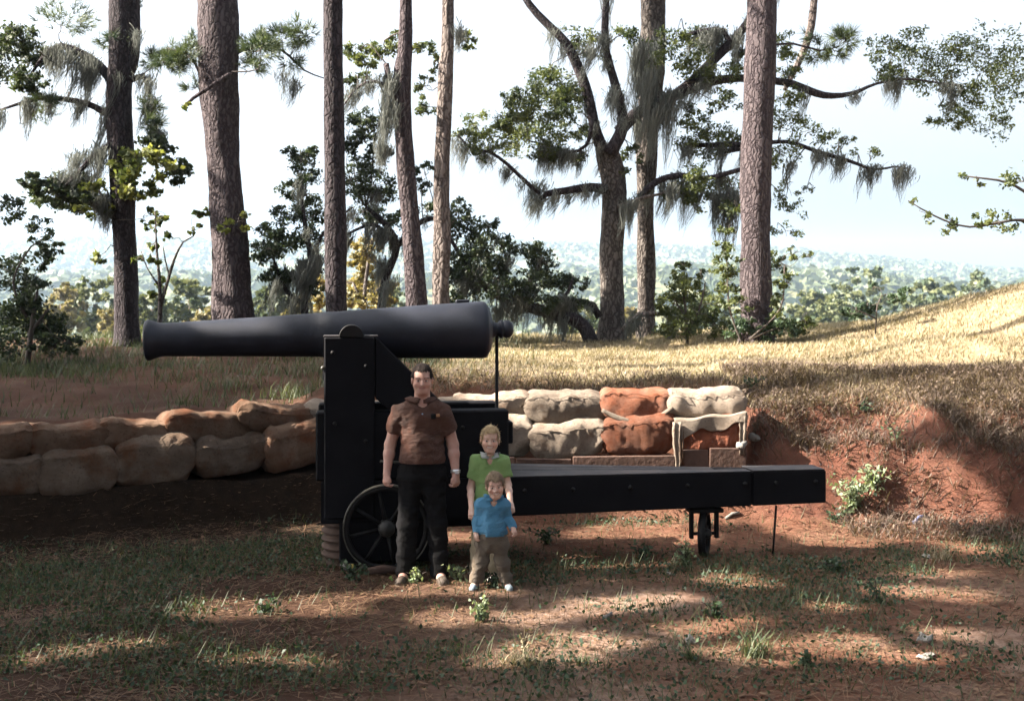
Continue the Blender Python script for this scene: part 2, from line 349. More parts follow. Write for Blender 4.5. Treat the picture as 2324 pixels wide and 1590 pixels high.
# what the soil is made of, plus shade painted on the left plateau
a_straw = smooth((gs - 0.9) / 0.5) * smooth((gx + 1.8 + 1.6 * (fbm(gx, gy) - .5)) / 1.6) * (1 - smooth((gy - 40) / 30))
a_pale = smooth((fbm(gx * 0.55 + 3, gy * 0.9) - 0.40) * 6) * smooth((gx + 1.6) / 2.2) * (1 - smooth((gy - 9.2) / 0.9)) * (1 - smooth((gs + 0.4) / 0.4))
a_dark = smooth((-gx - 0.8) / 1.2) * smooth((gs + 1.6) / 0.8) * (1 - smooth((gs - 0.5) / 0.3)) + 0.75 * smooth((-gx + 0.8) / 2.5) * (1 - smooth((gs + 1.4) / 0.6)) + 0.62 * smooth((gs - 0.8) / 0.3) * smooth((-gx - 0.8) / 1.5) * (0.5 + 0.9 * fbm(gx * 0.7 + 2, gy * 1.1)) * (gy < 30)  # last term darkens the left plateau to deepen its shade
a_forest = smooth((gy - 30) / 25); a_bank = smooth((gs + 0.3) / 0.3) * (1 - smooth((gs - 1.2) / 0.5)) * smooth((gx - 2.3) / 0.5) * (0.5 + 0.5 * fbm(gx * 2, gy * 2))
def ground_material():
    m, n, b = new_mat('ground soil'); co = objco(n)
    n1 = noise_node(n, 1.6, 6, co); n2 = noise_node(n, 11, 6, co, 0.65); n3 = noise_node(n, 70, 4, co, 0.7)
    clay = mixc(n, ramp(n, n1, 0.35, 0.65), (0.125, 0.054, 0.034), (0.165, 0.088, 0.060))
    clay = mixc(n, ramp(n, n2, 0.45, 0.75), clay, (0.085, 0.036, 0.023))
    pale = mixc(n, ramp(n, n2, 0.35, 0.65), (0.27, 0.195, 0.155), (0.18, 0.112, 0.083))
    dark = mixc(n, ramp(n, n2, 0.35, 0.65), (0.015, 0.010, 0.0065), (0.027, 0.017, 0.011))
    straw = mixc(n, ramp(n, n2, 0.35, 0.65), (0.27, 0.215, 0.135), (0.19, 0.14, 0.085))
    forest = mixc(n, ramp(n, noise_node(n, 0.05, 5, co), 0.4, 0.6), (0.06, 0.08, 0.04), (0.13, 0.125, 0.06))
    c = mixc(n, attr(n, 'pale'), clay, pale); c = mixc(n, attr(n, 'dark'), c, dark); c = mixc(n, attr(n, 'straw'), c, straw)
    c = mixc(n, ramp(n, n3, 0.55, 0.8), c, (0.06, 0.035, 0.024))
    c = mixc(n, attr(n, 'bank'), c, mixc(n, ramp(n, n2, 0.35, 0.65), (0.13, 0.052, 0.036), (0.085, 0.040, 0.030)))
    c = mixc(n, attr(n, 'forest'), c, forest)
    n.links.new(c, b.inputs['Base Color']); b.inputs['Roughness'].default_value = 0.95; b.inputs['Specular IOR Level'].default_value = 0.1
    ad = nd(n, 'ShaderNodeMath', operation='ADD'); n.links.new(n2, ad.inputs[0]); n.links.new(n3, ad.inputs[1])
    bump(n, b, ad.outputs[0], 0.7, 0.03); return m
M['ground'] = ground_material()
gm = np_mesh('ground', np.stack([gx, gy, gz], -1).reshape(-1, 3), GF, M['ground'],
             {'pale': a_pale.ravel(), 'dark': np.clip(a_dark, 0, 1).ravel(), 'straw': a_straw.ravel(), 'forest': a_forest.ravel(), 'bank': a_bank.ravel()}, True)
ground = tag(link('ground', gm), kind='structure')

# ------------------------------------------------------------------ gun, carriage, chassis (one common frame, turned 8 degrees)
YAW = R(8.0); GE = np.array([math.cos(YAW), math.sin(YAW)]); GN = np.array([-math.sin(YAW), math.cos(YAW)]); G0 = np.array([-0.013, 10.2])
def gl(u, v, off=0.0):
    """survey bearing -> (distance along the chassis, height) on the plane 'off' metres behind its near face"""
    p = on_line(u, G0, G0 + GE, off); return (p - G0) @ GE, zat(v, p[1])
def gw(s, off, z): q = G0 + GE * s + GN * off; return np.array([q[0], q[1], z])
RAIL_S1 = gl(1874, 1067)[0]; RAIL_S0 = gl(728, 1100)[0]
zl_top, zl_bot = 0.775, 0.405; zr_top, zr_bot = gl(1874, 1067)[1], gl(1874, 1140)[1]
chas = empty('gun_chassis', (G0[0], G0[1], 0), YAW)
tag(chas, 'long black timber traversing platform with iron wheels beneath the cannon carriage', 'gun platform')
S_J = gl(1707, 1100)[0]
def rail(name, s0, s1, o0a, o0b, o1a, o1b, mat, dz=0.0, top=None):
    bm = bmesh.new(); f = lambda s: (s - RAIL_S0) / (RAIL_S1 - RAIL_S0)
    V = []
    for s, a, b_ in ((s0, o0a, o0b), (s1, o1a, o1b)):
        t = f(s); zt = zl_top + (zr_top - zl_top) * t + dz; zb = zl_bot + (zr_bot - zl_bot) * t
        if top: zb = zt - top
        V += [bm.verts.new((s, a, zb)), bm.verts.new((s, b_, zb)), bm.verts.new((s, b_, zt)), bm.verts.new((s, a, zt))]
    for q in ((0, 1, 2, 3), (7, 6, 5, 4), (0, 4, 5, 1), (1, 5, 6, 2), (2, 6, 7, 3), (3, 7, 4, 0)): bm.faces.new([V[i] for i in q])
    bmesh.ops.recalc_face_normals(bm, faces=bm.faces[:]); 
    if not top: bmesh.ops.bevel(bm, geom=bm.edges[:], offset=0.010, segments=2, affect='EDGES')
    me = bpy.data.meshes.new(name); bm.to_mesh(me); bm.free(); me.materials.append(mat); return link(name, me, chas)
rail('near_rail', RAIL_S0, S_J - 0.003, 0, 0.22, 0, 0.17, M['black_timber'])
rail('rail_end', S_J + 0.003, RAIL_S1, -0.004, 0.34, -0.004, 0.30, M['black_timber'], 0.006)
rail('far_rail', RAIL_S0, S_J - 0.003, 0.885, 1.10, 0.20, 0.33, M['black_timber'])
for k in range(3):                                                     # boards laid lengthwise between the rails
    a0 = 0.224 + k * 0.219; a1 = 0.18 + k * 0.05
    rail('deck_board', gl(1165, 1083)[0], S_J - 0.3, a0, a0 + 0.212, a1, a1 + 0.047, M['rail_top'], 0.004 + 0.002 * k, 0.03)
rail('rail_plate', gl(1165, 1083)[0], S_J - 0.01, 0.012, 0.205, 0.012, 0.16, M['rail_top'], 0.009, 0.007)
rail('rail_plate', S_J + 0.01, RAIL_S1 - 0.012, 0.008, 0.325, 0.008, 0.29, M['rail_top'], 0.014, 0.007)
# cross transoms between the rails
for s_ in (RAIL_S0 + 0.15, -0.6):
    link('transom', bevel_box('transom', (0.24, 0.655, 0.30), M['black_timber'], 0.01), chas, (s_, 0.55, 0.43))
def bolt(parent, s, off, z, r=0.022, m='black_iron'):
    mb = MB(); V, F = tube([(s, off + 0.02, z), (s, off - 0.010, z), (s, off - 0.022, z)], [r, r, r * 0.6], 8); mb.add(V, F)
    return mb.build('bolt', M[m], parent)
for u in (1190, 1300, 1430, 1560, 1690, 1760, 1850):
    s_, z_ = gl(u, 1100); t = (s_ - RAIL_S0) / (RAIL_S1 - RAIL_S0)
    bolt(chas, s_, 0.0, 0.5 * (zl_top + (zr_top - zl_top) * t + zl_bot + (zr_bot - zl_bot) * t) + 0.05)
def ring_mesh(R0, R1, wd, seg=48):
    """flat-sided ring about the y axis"""
    th = np.linspace(0, 2 * np.pi, seg, endpoint=False); c, s_ = np.cos(th), np.sin(th)
    V = np.concatenate([np.stack([r * c, np.full(seg, y), r * s_], -1) for r, y in ((R1, -wd / 2), (R1, wd / 2), (R0, wd / 2), (R0, -wd / 2))])
    j = np.arange(seg); j2 = (j + 1) % seg
    F = np.concatenate([np.stack([a * seg + j, a * seg + j2, ((a + 1) % 4) * seg + j2, ((a + 1) % 4) * seg + j], -1) for a in range(4)])
    return V, F
def wheel(loc, r, wd, rz, nsp, hub, parent, rimmat):
    """wheel part with rim, tyre, spokes and hub as sub-parts; axle along local y"""
    wq = empty('traverse_wheel', loc, rz); wq.parent = parent
    V, F = ring_mesh(r * 0.86, r * 0.97, wd); link('rim', np_mesh('rim', V, F, M['black_iron']), wq)
    V, F = ring_mesh(r * 0.972, r, wd * 1.12); link('tyre', np_mesh('tyre', V, F, rimmat), wq)
    for k in range(nsp):
        a = 2 * math.pi * k / nsp + 0.2
        V, F = tube([(hub * 0.8 * math.cos(a), 0, hub * 0.8 * math.sin(a)), (r * 0.87 * math.cos(a), 0, r * 0.87 * math.sin(a))], [0.020, 0.015], 6)
        link('spoke', np_mesh('spoke', V, F, M['black_iron']), wq)
    link('hub', lathe_mesh('hub', [(-wd * 1.1, 0.001), (-wd * 1.1, hub * 0.45), (-wd * 0.95, hub * 0.55), (-wd * 0.9, hub * 0.8), (-wd * 0.5, hub), (wd * 0.7, hub), (wd * 0.9, hub * 0.6), (wd * 0.9, 0.001)], 24, M['worn_hub']), wq).rotation_euler = (0, 0, math.pi / 2)
    return wq
M['worn_hub'] = paint_black('worn hub iron', (0.006, 0.006, 0.006), 0.55, (0.028, 0.026, 0.024))
s_w, z_w = gl(877, 1187, -0.09)
wheel((s_w, -0.09, 0.378), 0.378, 0.07, 0.0, 8, 0.075, chas, M['worn_rim'])
s_w2, _ = gl(1598, 1190, 0.16)
wq2 = wheel((s_w2, 0.16, 0.20), 0.20, 0.06, R(64), 6, 0.045, chas, M['black_iron'])
for ds in (-0.125, 0.115):                                             # fork that holds the rear wheel
    link('fork_arm', bevel_box('fork_arm', (0.035, 0.05, 0.30), M['black_iron'], 0.006), chas, (s_w2 + ds, 0.16, 0.155))
link('fork_plate', bevel_box('fork_plate', (0.32, 0.16, 0.04), M['black_iron'], 0.006), chas, (s_w2, 0.16, 0.40))
V, F = tube([(s_w2 - 0.14, 0.16, 0.20), (s_w2 + 0.13, 0.16, 0.20)], 0.016, 8); link('axle', np_mesh('axle', V, F, M['black_iron']), chas)
s_r, _ = gl(1757, 1190, 0.05)
V, F = tube([(s_r + 0.02, 0.06, 0.46), (s_r - 0.02, 0.05, -0.04)], 0.011, 8); link('prop_rod', np_mesh('prop_rod', V, F, M['black_iron']), chas)
s_f, _ = gl(1075, 1190, 0.1)
link('front_sleeper', bevel_box('front_sleeper', (1.15, 0.25, 0.10), M['black_timber'], 0.012), chas, (-0.62, 0.30, 0.32))
link('wheel_block', bevel_box('wheel_block', (0.92, 0.10, 0.36), M['black_timber'], 0.012), chas, (s_w + 0.05, 0.05, 0.06))

# upper carriage: two side frames, each with a long sill, an upright and a diagonal brace
carr = empty('gun_carriage', (G0[0], G0[1], 0), YAW)
tag(carr, 'tall black gun carriage with upright posts and diagonal braces carrying the cannon', 'gun carriage')
zsill = gl(1000, 932)[1]
su0, su1 = gl(735, 800)[0], gl(850, 900)[0]; ztop = gl(735, 765)[1]
sb0, sb1 = gl(716, 932)[0], gl(1155, 932)[0]
st, zt_ = gl(797, 764, -0.02)
for off0, off1, near in ((0.02, 0.24, True), (0.86, 1.08, False)):
    link('sill_timber', prism('sill_timber', [(sb0, 0.78), (sb1, 0.782), (sb1, zsill), (sb0, zsill)], off0, off1, M['black_timber'], 0.014), carr)
    link('post', prism('post', [(su0, 0.45), (su1, 0.45), (su1, ztop), (su0, ztop)], off0 - 0.035, off1 - 0.01, M['black_timber'], 0.012), carr)
    a = gl(852, 768)[0]; ztb = gl(852, 768)[1]; e_s, e_z = gl(1020, 930); l_s, l_z = gl(851, 903); b_s, b_z = gl(886, 931)
    link('brace', prism('brace', [(su1 + 0.003, l_z), (b_s, zsill + 0.002), (e_s, zsill + 0.002), (a + 0.02, ztop - 0.015), (su1 + 0.003, ztop - 0.008)], off0 - 0.02, off1 - 0.03, M['black_timber'], 0.010), carr)
    # cap square over the trunnion
    th = np.linspace(0, math.pi, 13); cr = 0.107
    poly = [(st + cr * math.cos(t), ztop + 0.001 + cr * 1.0 * math.sin(t)) for t in th]
    link('cap_square', prism('cap_square', poly, off0 - 0.045, off1 - 0.05, M['black_iron'], 0.004), carr)
    link('top_plate', bevel_box('top_plate', (0.16, 0.20, 0.014), M['rail_top'], 0.003), carr, (su0 + 0.075, off0 + 0.08, ztop + 0.001))
    link('top_plate', bevel_box('top_plate', (0.12, 0.20, 0.014), M['rail_top'], 0.003), carr, (st + cr + 0.065, off0 + 0.08, ztop + 0.001))
    if near:
        for u, v in ((755, 800), (830, 830), (760, 960), (830, 1000), (900, 960), (1050, 970), (1130, 990)):
            q = gl(u, v); bolt(carr, q[0], off0 - (0.035 if u < 850 else 0.0), q[1], 0.02)
        q = gl(733, 835); bolt(carr, su0 - 0.01, -0.0, q[1], 0.02, 'worn_rim')
for s_ in (su0 + 0.25, -0.18):
    link('cross_beam', bevel_box('cross_beam', (0.26, 0.60, 0.24), M['black_timber'], 0.01), carr, (s_, 0.55, 1.02))
q0 = gl(862, 1046, -0.03); q1 = gl(905, 1050, -0.03)
V, F = tube([(q0[0], -0.03, q0[1]), (q1[0] + 0.05, -0.02, q1[1])], 0.011, 8); link('side_bar', np_mesh('side_bar', V, F, M['worn_rim']), carr)
link('side_bracket', bevel_box('side_bracket', (0.03, 0.06, 0.05), M['black_iron'], 0.004), carr, (q1[0] + 0.05, -0.01, q1[1] - 0.025))
# elevating screw standing on the rear cross beam
GOFF = 0.55
se, ze0 = gl(1127, 932, GOFF); _, ze1 = gl(1127, 768, GOFF)
V, F = tube([(se, GOFF, 1.24), (se, GOFF, 1.30), (se, GOFF, 1.31), (se, GOFF, ze1), (se, GOFF, ze1 + 0.06)], [0.05, 0.05, 0.016, 0.016, 0.020], 10)
link('elevating_screw', np_mesh('elevating_screw', V, F, M['black_iron'], None, True), carr)
link('screw_bed', bevel_box('screw_bed', (0.22, 0.62, 0.20), M['black_timber'], 0.01), carr, (se, 0.55, 1.05))

# the gun tube
su_m, z_m = gl(331, 772, GOFF); sbr, z_b = gl(1104, 748, GOFF)
Lg = math.hypot(sbr - su_m, z_b - z_m); pitch = math.atan2(z_b - z_m, sbr - su_m)
gun = empty('cannon', tuple(gw(su_m, GOFF, z_m)), YAW); gun.rotation_euler = (0, -pitch, YAW)
tag(gun, 'large dark iron cannon barrel pointing left above the two boys and the man', 'cannon')
def rr(px, d): return px / 2 * d / FOC
dm = gw(su_m, GOFF, z_m)[1]; db = gw(sbr, GOFF, z_b)[1]
rm, rs, rb_ = rr(76, dm), rr(93, dm), rr(129, db)
prof = [(0.16, 0.001), (0.16, 0.085), (0.012, 0.085), (0.0, 0.092), (-0.004, rs - 0.05), (0.0, rs - 0.012), (0.014, rs), (0.04, rs - 0.003), (0.075, rs - 0.015), (0.11, rm + 0.006), (0.16, rm)]
for t in np.linspace(0.07, 1, 24):
    r_ = rm + (rb_ - rm) * (0.85 * ((t - 0.05) / 0.95) + 0.15 * smooth((t - 0.3) / 0.6))
    prof.append((Lg * t * 0.985, float(r_)))
    if abs(t - 0.505) < 0.021: prof.append((Lg * t * 0.985 + 0.006, float(r_) + 0.006))
prof += [(Lg - 0.012, rb_ - 0.004), (Lg, rb_ - 0.02), (Lg + 0.03, rb_ - 0.075), (Lg + 0.045, 0.13)]
link('barrel', lathe_mesh('barrel', prof, 64, M['gun_iron']), gun)
link('bore', lathe_mesh('bore', [(0.018, 0.083), (0.155, 0.083), (0.155, 0.001)], 32, M['bore']), gun)
link('muzzle_ring', lathe_mesh('muzzle_ring', [(-0.006, 0.088), (-0.010, 0.10), (-0.006, 0.112), (0.004, 0.112)], 40, M['gun_iron']), gun)
xk = Lg + 0.04
link('cascabel', lathe_mesh('cascabel', [(xk - 0.03, 0.14), (xk + 0.0, 0.11), (xk + 0.02, 0.075), (xk + 0.05, 0.064), (xk + 0.075, 0.068), (xk + 0.085, 0.085), (xk + 0.105, 0.088), (xk + 0.112, 0.072), (xk + 0.12, 0.076), (xk + 0.14, 0.084), (xk + 0.17, 0.083), (xk + 0.195, 0.066), (xk + 0.21, 0.035), (xk + 0.213, 0.001)], 32, M['gun_iron']), gun)
link('sight_lug', bevel_box('sight_lug', (0.13, 0.05, 0.03), M['gun_iron'], 0.008), gun, (Lg - 0.22, 0, rb_ - 0.008))
tx = (st - su_m) / math.cos(pitch)
for side in (-1, 1):
    V, F = tube([(tx, side * 0.2, -0.03), (tx, side * 0.49, -0.03)], 0.088, 24); link('trunnion', np_mesh('trunnion', V, F, M['gun_iron'], None, True), gun)

# corrugated pintle base by the front wheel
pc = np.array([*on_line(796, G0, G0 + GE, 0.38)])
pd = empty('corrugated_drum', (pc[0], pc[1], -0.04)); tag(pd, 'rusty corrugated iron drum on the ground behind the front wheel', 'drum')
prof = []
for k in range(49):
    t = k / 48; prof.append((0.03 + t * 0.42, 0.25 + 0.016 * math.sin(t * 2 * math.pi * 6)))
o = link('drum_wall', lathe_mesh('drum_wall', prof, 40, M['rust']), pd); o.rotation_euler = (0, -math.pi / 2, 0)
o = link('drum_lid', lathe_mesh('drum_lid', [(0.452, 0.262), (0.47, 0.262), (0.474, 0.20), (0.474, 0.001)], 40, M['black_iron']), pd); o.rotation_euler = (0, -math.pi / 2, 0)
V, F = tube([(0, 0, 0.46), (0, 0, 0.56)], 0.07, 16); link('pintle_pin', np_mesh('pintle_pin', V, F, M['black_iron']), pd)
lit_ = P(787, 1279, 9.98); lt = empty('crumpled_can', (lit_[0], lit_[1], 0.0)); tag(lt, 'small crushed white and yellow can lying by the corrugated drum', 'can')
V, F = tube([(-0.055, 0, 0.033), (-0.03, 0.004, 0.036), (0.02, -0.003, 0.032)], [0.026, 0.028, 0.027], 12); link('can_body', np_mesh('can_body', V, F, M['white_litter']), lt)
V, F = tube([(0.021, -0.003, 0.032), (0.058, 0.002, 0.034)], [0.027, 0.025], 12); link('can_end', np_mesh('can_end', V, F, M['yellow_print']), lt)

# ------------------------------------------------------------------ sandbags
def bag_mesh(L, H, D, seed, mat, flat=0.42, tiltz=0.0, sag=0.03, nu=56, nv=32, end_l=0.12, end_r=0.12):
    w_ = np.linspace(-1, 1, nu); th = np.linspace(0, 2 * np.pi, nv, endpoint=False)
    W, T = np.meshgrid(w_, th, indexing='ij'); aw = np.abs(W)
    endm = np.where(W < 0, end_l, end_r)
    ch = endm + (1 - endm) * (1 - aw ** 6.5) ** 0.55; cd = 0.80 + 0.20 * (1 - aw ** 5) ** 0.6
    sp = lambda x, p: np.sign(x) * np.abs(x) ** p
    y = D / 2 * cd * sp(np.cos(T), 0.58); z = H / 2 * ch * sp(np.sin(T), 0.66); x = L / 2 * W * (1 - 0.035 * np.sin(T) ** 2)
    p = np.stack([x, y, z], -1); q = p + seed * 7.13
    lump = 0.030 * noise3(q, 4.5) + 0.014 * noise3(q, 11.0) + 0.004 * noise3(q, 27)
    nrm = unit(np.stack([0 * x, y / (D / 2) ** 2, z / (H / 2) ** 2], -1))
    rid = lambda k_, sc_: 1 - np.abs(noise3(q * np.array([1.0, 2.2, 2.2]) + k_, sc_)) * 2
    lump = lump + 0.010 * rid(3.0, 7.0) + 0.006 * rid(9.0, 15.0) - 0.010 * np.clip(rid(5.0, 5.0) - 0.6, 0, 1)
    p = p + nrm * lump[..., None] * (0.45 + 0.55 * ch[..., None])
    fold = np.sin(T * 7 + seed + 2.0 * np.sin(3 * T)) * 0.020 * aw ** 2.5 + 0.010 * np.sin(T * 11 + 3 * seed + 4 * W) * aw ** 1.5; p = p + nrm * fold[..., None]
    p[..., 2] += -sag * (1 - W ** 2) * 0.5 + sag * aw ** 2 + 0.012 * np.sin(W * 2.2 + seed)
    p[..., 2] = np.where(p[..., 2] < -flat * H, -flat * H + (p[..., 2] + flat * H) * 0.25, p[..., 2])
    p[..., 2] += x * tiltz
    V = p.reshape(-1, 3); i = np.arange(nu - 1)[:, None] * nv; j = np.arange(nv)[None]; j2 = (j + 1) % nv
    F = np.stack([i + j, i + nv + j, i + nv + j2, i + j2], -1).reshape(-1, 4)
    n0 = len(V); V = np.r_[V, [p[0].mean(0)], [p[-1].mean(0)]]; k = np.arange(0, nv, 2)
    F = np.r_[F, np.stack([np.full(len(k), n0), k, (k + 1) % nv, (k + 2) % nv], -1), np.stack([np.full(len(k), n0 + 1), (nu - 1) * nv + (k + 2) % nv, (nu - 1) * nv + (k + 1) % nv, (nu - 1) * nv + k], -1)]
    return V, F
def bag(u0, u1, v0, v1, line, off, D, seed, mat, label, tilt=0.0, ears=True, extra=0.06, endl=0.12, endr=0.12):
    a = on_line(u0, *line, off); b = on_line(u1, *line, off); c = (a + b) / 2; L = np.linalg.norm(b - a) + extra
    zt, zb = zat(v0, c[1]), zat(v1, c[1]); H = (zt - zb); yaw = math.atan2(b[1] - a[1], b[0] - a[0])
    g = rng(seed)
    root = empty('sandbag', (c[0], c[1], (zt + zb) / 2), yaw + g.uniform(-0.05, 0.05))
    V, F = bag_mesh(L, H * 1.06, D, seed, mat, 0.44, tilt, 0.03 + g.uniform(-0.01, 0.015), end_l=endl, end_r=endr)
    link('sack', np_mesh('sack', V, F, mat, None, True), root); bagV = V
    # the sewn ends of the sack
    for sgn in ((-1, 1) if ears else ()):
        mb = MB(); n = 7
        for k in range(n):
            pass
        yy = np.linspace(-D * 0.36, D * 0.36, n); zz = 0.02 * np.sin(np.arange(n) * 1.9 + seed) + sgn * L / 2 * tilt + 0.02
        x0 = sgn * (L / 2 - 0.012) * np.ones(n); x1 = sgn * (L / 2 + 0.022 + 0.010 * g.random(n))
        V = np.r_[np.stack([x0, yy, zz + 0.012], -1), np.stack([x1, yy, zz - 0.004], -1), np.stack([x0, yy, zz - 0.016], -1)]
        i = np.arange(n - 1); F = np.r_[np.stack([i, i + 1, i + n + 1, i + n], -1), np.stack([i + n, i + n + 1, i + 2 * n + 1, i + 2 * n], -1)]
        mb.add(V, F); mb.build('seam_end', mat, root)
    # stitched seam running along the front of the sack
    xs = np.linspace(-0.44, 0.44, 22) * L; pts = []
    for x_ in xs:
        m_ = np.abs(bagV[:, 0] - x_) < L * 0.03; q_ = bagV[m_]; zt_s = np.quantile(q_[:, 2], 0.66 + 0.06 * math.sin(seed)); q_ = q_[np.abs(q_[:, 2] - zt_s) < H * 0.12]; pts.append((x_, q_[:, 1].min() - 0.001 if len(q_) else -D / 2, zt_s + 0.006 * math.sin(x_ * 23 + seed)))
    sV, sF = tube(np.array(pts), 0.004, 5); link('stitched_seam', np_mesh('stitched_seam', sV, sF, mat, None, True), root)
    tag(root, label, 'sandbag', 'sandbags of the gun emplacement'); return root
LW = (LW_A, LW_B); RW = (RW_A, RW_B)
M['burlap_grey'] = burlap('grey burlap', (0.135, 0.098, 0.074), (0.21, 0.158, 0.122), (0.13, 0.062, 0.034), 0.16)
B1, B2, B3, B4 = M['burlap'], M['burlap_tan'], M['burlap_red'], M['burlap_grey']
bag(-95, 104, 1034, 1126, LW, 0.30, 0.44, 1, B4, 'leftmost sandbag of the lower row, cut by the picture edge', -0.03)
bag(84, 258, 1018, 1122, LW, 0.28, 0.46, 2, B4, 'grey sandbag in the lower left row with pale folded right corner', 0.07)
bag(256, 432, 990, 1102, LW, 0.28, 0.46, 3, B4, 'bulging lower left sandbag with deep creases, third from the left edge', 0.12)
bag(432, 592, 986, 1074, LW, 0.28, 0.46, 4, B4, 'lower left sandbag with lit right shoulder, fourth from the left edge', 0.08)
bag(590, 735, 952, 1058, LW, 0.28, 0.46, 5, B2, 'lower left sandbag rising steeply against the black gun carriage', 0.16)
bag(-110, 70, 968, 1040, LW, 0.40, 0.46, 6, B2, 'upper row sandbag lying past the left end of the left wall', 0.0)
bag(62, 240, 962, 1042, LW, 0.40, 0.48, 7, B2, 'plump brown upper row sandbag nearest the left edge', -0.05)
bag(222, 395, 952, 1020, LW, 0.42, 0.48, 8, B2, 'second upper row sandbag of the left wall, brown and smooth', -0.06)
bag(368, 560, 934, 1006, LW, 0.42, 0.48, 9, B2, 'third upper row sandbag of the left wall with rounded top', -0.07)
bag(530, 716, 918, 985, LW, 0.42, 0.48, 10, B2, 'last upper row sandbag of the left wall with reddish sunlit end', -0.09)
RWp = (RW_A, RW_B)
bag(690, 880, 912, 975, RWp, 0.50, 0.46, 11, B1, 'pale sandbag glimpsed between the gun post and its brace')
bag(868, 1045, 905, 970, RWp, 0.50, 0.46, 12, B1, 'upper sandbag mostly hidden behind the man in the brown shirt')
bag(1028, 1200, 896, 946, RWp, 0.44, 0.50, 13, B1, 'flat tan upper sandbag behind the thin elevating screw', 0.0)
bag(1192, 1372, 890, 962, RWp, 0.38, 0.50, 14, B1, 'grey upper sandbag with a dark gap at its left end', -0.01)
bag(1362, 1528, 882, 955, RWp, 0.38, 0.50, 15, B3, 'red clay stained upper sandbag between two pale ones', 0.0)
bag(1512, 1682, 880, 948, RWp, 0.38, 0.50, 16, B1, 'bright sunlit end sandbag of the upper right row', 0.04)
bag(1035, 1207, 940, 1034, RWp, 0.30, 0.50, 17, B1, 'lower sandbag beside the older boy, half hidden by the black carriage')
bag(1203, 1372, 948, 1034, RWp, 0.28, 0.50, 18, B1, 'lower right sandbag with a pale lit shoulder and pinched left end', 0.07, endl=0.3)
bag(1366, 1528, 938, 1030, RWp, 0.26, 0.50, 19, B3, 'rust red lower sandbag with clay showing through its face', 0.03)
# torn bag at the right end: a block of clay under the remains of its sack
a = on_line(1530, *RWp, 0.22); b = on_line(1680, *RWp, 0.22); c = (a + b) / 2; Lb = np.linalg.norm(b - a); d_ = c[1]
tb = empty('torn_sandbag', (c[0], c[1], zat(1024, d_)), math.atan2(b[1] - a[1], b[0] - a[0]))
tag(tb, 'torn sandbag spilling dark red clay at the right end of the lower row', 'sandbag', 'sandbags of the gun emplacement')
Ht = zat(948, d_) - zat(1024, d_)
V, F = bag_mesh(Lb, Ht * 1.05, 0.42, 31, None, 0.46, 0.10, 0.0, end_l=0.75, end_r=0.8); V[:, 2] += Ht * 0.5; V += 0.012 * noise3(V, 30)[:, None]
link('clay_block', np_mesh('clay_block', V, F, M['clay_lump'], None, True), tb)
def sheet(fn, nu_, nv_, name, mat, parent, thick=0.006):
    u_, v_ = np.meshgrid(np.linspace(0, 1, nu_), np.linspace(0, 1, nv_), indexing='ij'); V = fn(u_, v_).reshape(-1, 3)
    i = (np.arange(nu_ - 1)[:, None] * nv_ + np.arange(nv_ - 1)[None]).ravel(); F = np.stack([i, i + 1, i + nv_ + 1, i + nv_], -1)
    o = link(name, np_mesh(name, V, F, mat, None, True), parent)
    md = o.modifiers.new('thick', 'SOLIDIFY'); md.thickness = thick; return o
def drape(u, v):
    x = (u - 0.5) * (Lb + 0.06); hang = (0.10 + 0.07 * (1 - u) ** 1.5 + 0.02 * np.sin(u * 11 + 1) + 0.008 * np.sin(u * 29))
    t = v * 2.2 - 1.0                                   # -1 back .. 0 top front edge .. 1.2 down the face
    y = np.where(t < 0, -0.23 - t * 0.40, -0.245 - 0.02 * np.sin(u * 9) * t); top = Ht * 1.02 + 0.035 + x * 0.10 + 0.012 * np.sin(u * 13 + v * 3)
    z = top - np.where(t > 0, t, 0) * hang - 0.025 * (t ** 2) * (t < 0)
    return np.stack([x, y, z], -1)
sheet(drape, 34, 20, 'sack_cloth', B1, tb, 0.003)
def strip(x0, wd, ztop_, zbot_, y_, seed):
    g = rng(seed).random(4) * 6
    return lambda u, v: np.stack([x0 + (u - 0.5) * wd * (1 - 0.45 * v) + 0.008 * np.sin(v * 5 + g[0]) + 0.004 * np.sin(v * 23 + u * 9), y_ - 0.010 * np.sin(u * 9 + g[1]) - 0.012 * np.sin(v * 5 + g[2]) - 0.02 * v, ztop_ + (zbot_ - ztop_) * v], -1)
sheet(strip(-Lb / 2 - 0.005, 0.095, Ht * 0.95, -0.15, -0.262, 1), 8, 14, 'torn_strip', B1, tb)
sheet(strip(-Lb / 2 + 0.055, 0.05, Ht * 0.82, -0.10, -0.258, 2), 6, 12, 'torn_strip', B2, tb)
sheet(strip(Lb / 2 - 0.025, 0.09, Ht * 1.12, 0.0, -0.262, 3), 8, 14, 'torn_strip', B1, tb)
# loose cloth roll under the red bag of the upper row
q = [on_line(u, *RWp, 0.10) for u in (1366, 1400, 1440, 1490, 1526)]; vv = (930, 948, 956, 948, 925)
pts, rad = resample([(p[0], p[1], zat(v, p[1])) for p, v in zip(q, vv)], [0.022, 0.034, 0.036, 0.034, 0.022], 0.03)
V, F = tube(pts, rad, 10, 0.25, 5); tag(link('cloth_roll', np_mesh('cloth_roll', V, F, B1, None, True)), 'grey rolled sack cloth sagging under the red stained upper sandbag', 'cloth')
